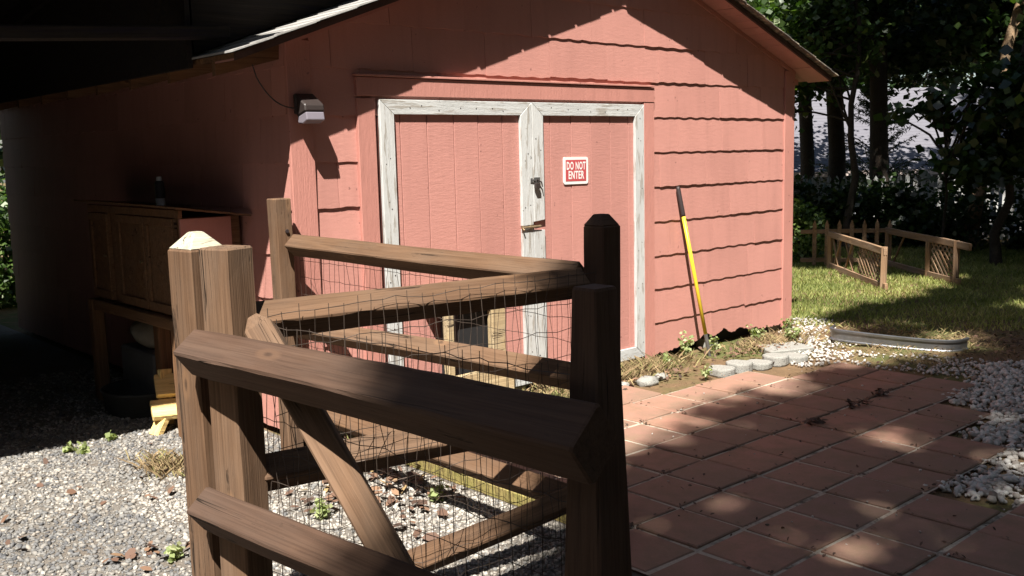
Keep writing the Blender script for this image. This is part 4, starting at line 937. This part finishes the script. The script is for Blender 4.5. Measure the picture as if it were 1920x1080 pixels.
# dry weeds and straw along the foot of the shed and in the pen
def weedstuff(name, cx, cy, sx, sy, n, h, label, m='dry', wd=.003, lean=1.6, group=None, c=.5):
    x_ = rng.normal(cx, sx, n); y_ = rng.normal(cy, sy, n); kp = (y_ < -.03) | (x_ < 2.85) | (x_ > 8.3)
    x_, y_ = x_[kp], y_[kp]; n = len(x_)
    return props(blades(x_, y_, np.full(n, .01), rng.uniform(h * .4, h, n), wd, lean, np.clip(rng.normal(c, .3, n), 0, 1), name, m), label, 'dry grass', group, 'stuff')
weedstuff('dry_grass', 5.75, -.24, .25, .09, 900, .12, 'tangled dry grass clump below the right shed door')
weedstuff('dry_grass', 7.45, -.36, .28, .10, 800, .09, 'dry straw and weeds along the shed foot behind the edging stones')
weedstuff('dry_grass', 2.14, .18, .07, .10, 420, .09, 'tuft of dry grass growing beside the gate post')
weedstuff('dry_grass', 8.35, -1.1, .5, .5, 1600, .05, 'dead grass around the bent metal strip', lean=2.5)
weedstuff('dry_grass', 4.4, -.2, .5, .08, 700, .10, 'dry grass along the foot of the shed doors')
def weed(x, y, h, nst, label, size=.035, m='weed', group='green weeds', c=.6):
    r = empty('weed', (x, y, .005), label, 'weed', group); mb = MB(); P = []
    for i in range(nst):
        a = random.uniform(0, 6.28); l_ = random.uniform(.1, .5) * h; e_ = Vector((x + l_ * math.cos(a), y + l_ * math.sin(a), .01 + h * random.uniform(.6, 1)))
        mb.tube([(x, y, .0), ((x + e_.x) / 2, (y + e_.y) / 2, e_.z * .6), e_], [.0025, .002, .001], 4, False)
        for t_ in np.linspace(.3, 1, 7): P.append(Vector((x, y, 0)).lerp(e_, t_) + Vector((random.gauss(0, .012), random.gauss(0, .012), random.gauss(0, .008))))
    mb.build('stem', 'weed_stem' if 'weed_stem' in M else 'dry', r) if False else obj('stem', mb.V, mb.F, 'leaf_mid', r)
    P = np.array([q[:] for q in P]); P = np.repeat(P, 2, 0) + rng.normal(0, .008, (len(P) * 2, 3)); P[:, 2] = np.maximum(P[:, 2], .012); V, F = leafmesh(P, rng.uniform(size * .6, size * 1.25, len(P)), .6); obj('leaves', V, F, m, r, tint=tint4(len(P), c)); return r
weed(6.42, -.16, .26, 7, 'tall pale green weed left of the yellow tool')
weed(6.80, -.20, .15, 4, 'small green weed just right of the yellow tool')
weed(6.03, -.28, .13, 6, 'leafy weed at the bottom of the white door frame')
weed(7.40, -.20, .16, 6, 'green weed under the torn siding near the shed corner')
weed(7.62, -.42, .14, 7, 'bushy weed at the right end of the edging stones')
weed(5.93, -.75, .12, 4, 'weed sprouting at the left end of the edging stones')
weed(8.05, -.10, .12, 5, 'weed at the shed corner by the pebbles')
weed(1.84, .93, .045, 4, 'low weed in the gravel near the carport shadow'); weed(2.13, 1.02, .035, 3, 'tiny weed right at the edge of the carport shadow')
weed(1.90, .84, .045, 4, 'second low weed in the gravel, right of the first'); weed(1.63, -1.10, .06, 4, 'weed in the gravel at the foot of the gate post')
weed(2.35, -1.15, .10, 5, 'weed in the pen seen below the middle rail'); weed(2.62, -.85, .14, 6, 'taller weed in the pen near the edging timber'); weed(2.05, -1.3, .09, 5, 'weed in the pen beside the brace')
weed(2.9, -1.35, .08, 4, 'weed growing against the edging timber')
# fallen leaves
def litter(x_, y_, z, size, name, label, c=.5):
    n = len(x_); P = np.stack([x_, y_, np.full(n, z) + rng.uniform(0, .02, n)], -1); B = np.array([(-.5, 0, 0), (-.15, -.28, .07), (.28, -.2, .1), (.5, 0, .02), (.25, .22, .1), (-.18, .26, .05)])[None] * rng.uniform(size * .5, size * 1.2, n)[:, None, None]
    B = np.einsum('nij,nkj->nki', rotm(n, 1.1), B) + P[:, None, :]
    return props(obj(name, B.reshape(-1, 3), np.arange(n * 6).reshape(-1, 6), 'litter', tint=np.repeat(np.clip(rng.normal(c, .25, n), 0, 1), 6)), label, 'leaves', None, 'stuff')
gl = [(1.82, -.28, 6), (1.26, -.08, 4), (1.52, -.93, 16), (1.80, .80, 2), (1.60, -1.02, 6), (2.10, .10, 8), (1.15, -.43, 4)]
lx = np.concatenate([rng.normal(a, .07, k) for a, b, k in gl] + [rng.uniform(.8, 2.3, 12)]); ly = np.concatenate([rng.normal(b, .05, k) for a, b, k in gl] + [rng.uniform(-1.6, .8, 12)])
litter(lx, ly, .012, .062, 'fallen_leaves', 'brown fallen leaves scattered on the grey gravel', .52)
litter(rng.normal(2.80, .20, 230), rng.normal(-.95, .33, 230), .02, .075, 'fallen_leaves', 'heap of dry brown leaves inside the fenced pen')
k = 700; tx = np.where(rng.uniform(0, 1, k) < .6, 3.63 + PX * rng.integers(-1, 10, k) + rng.normal(0, .018, k), rng.uniform(3.4, 7.0, k)); ty = np.where(rng.uniform(0, 1, k) < .5, -1.58 - PY * rng.integers(-2, 6, k) + rng.normal(0, .018, k), rng.uniform(-3.6, -.8, k))
litter(tx, ty, .03, .024, 'fallen_leaves', 'small dead leaves and twigs lying along the paver joints', .15)
litter(rng.normal(7.1, .3, 160), rng.normal(-.42, .14, 160), .03, .05, 'fallen_leaves', 'brown leaves gathered behind the concrete edging stones', .5)
litter(rng.normal(5.6, .35, 120), rng.normal(-.42, .08, 120), .02, .05, 'fallen_leaves', 'brown leaves gathered below the right shed door', .5)
litter(rng.normal(8.6, .5, 320), rng.normal(-1.9, .35, 320), .01, .04, 'fallen_leaves', 'brown needles and leaves on the bare soil beside the pebbles', .4)
for i, (x, y, lab) in enumerate(((5.35, -2.02, 'dark leaf clump on the patio, left of the other two'), (6.30, -1.95, 'dark leaf clump on the patio near the white pebbles'), (5.95, -1.98, 'dark leaf clump in the middle of the three on the patio'))):
    k = 26; o = litter(rng.normal(x, .05, k), rng.normal(y, .03, k), .04, .05, 'leaf_clump', lab, .12); o['category'] = 'leaf clump'; o['group'] = 'leaf clumps on the patio'
# stray pebbles on the patio
k = 90; stones('stray_pebbles', np.stack([rng.uniform(3.7, 6.8, k), rng.uniform(-3.6, -1.0, k), np.full(k, .033)], -1), rng.uniform(.004, .009, k), 'pebble', 'tiny stray white pebbles scattered over the pavers', 'pebbles')
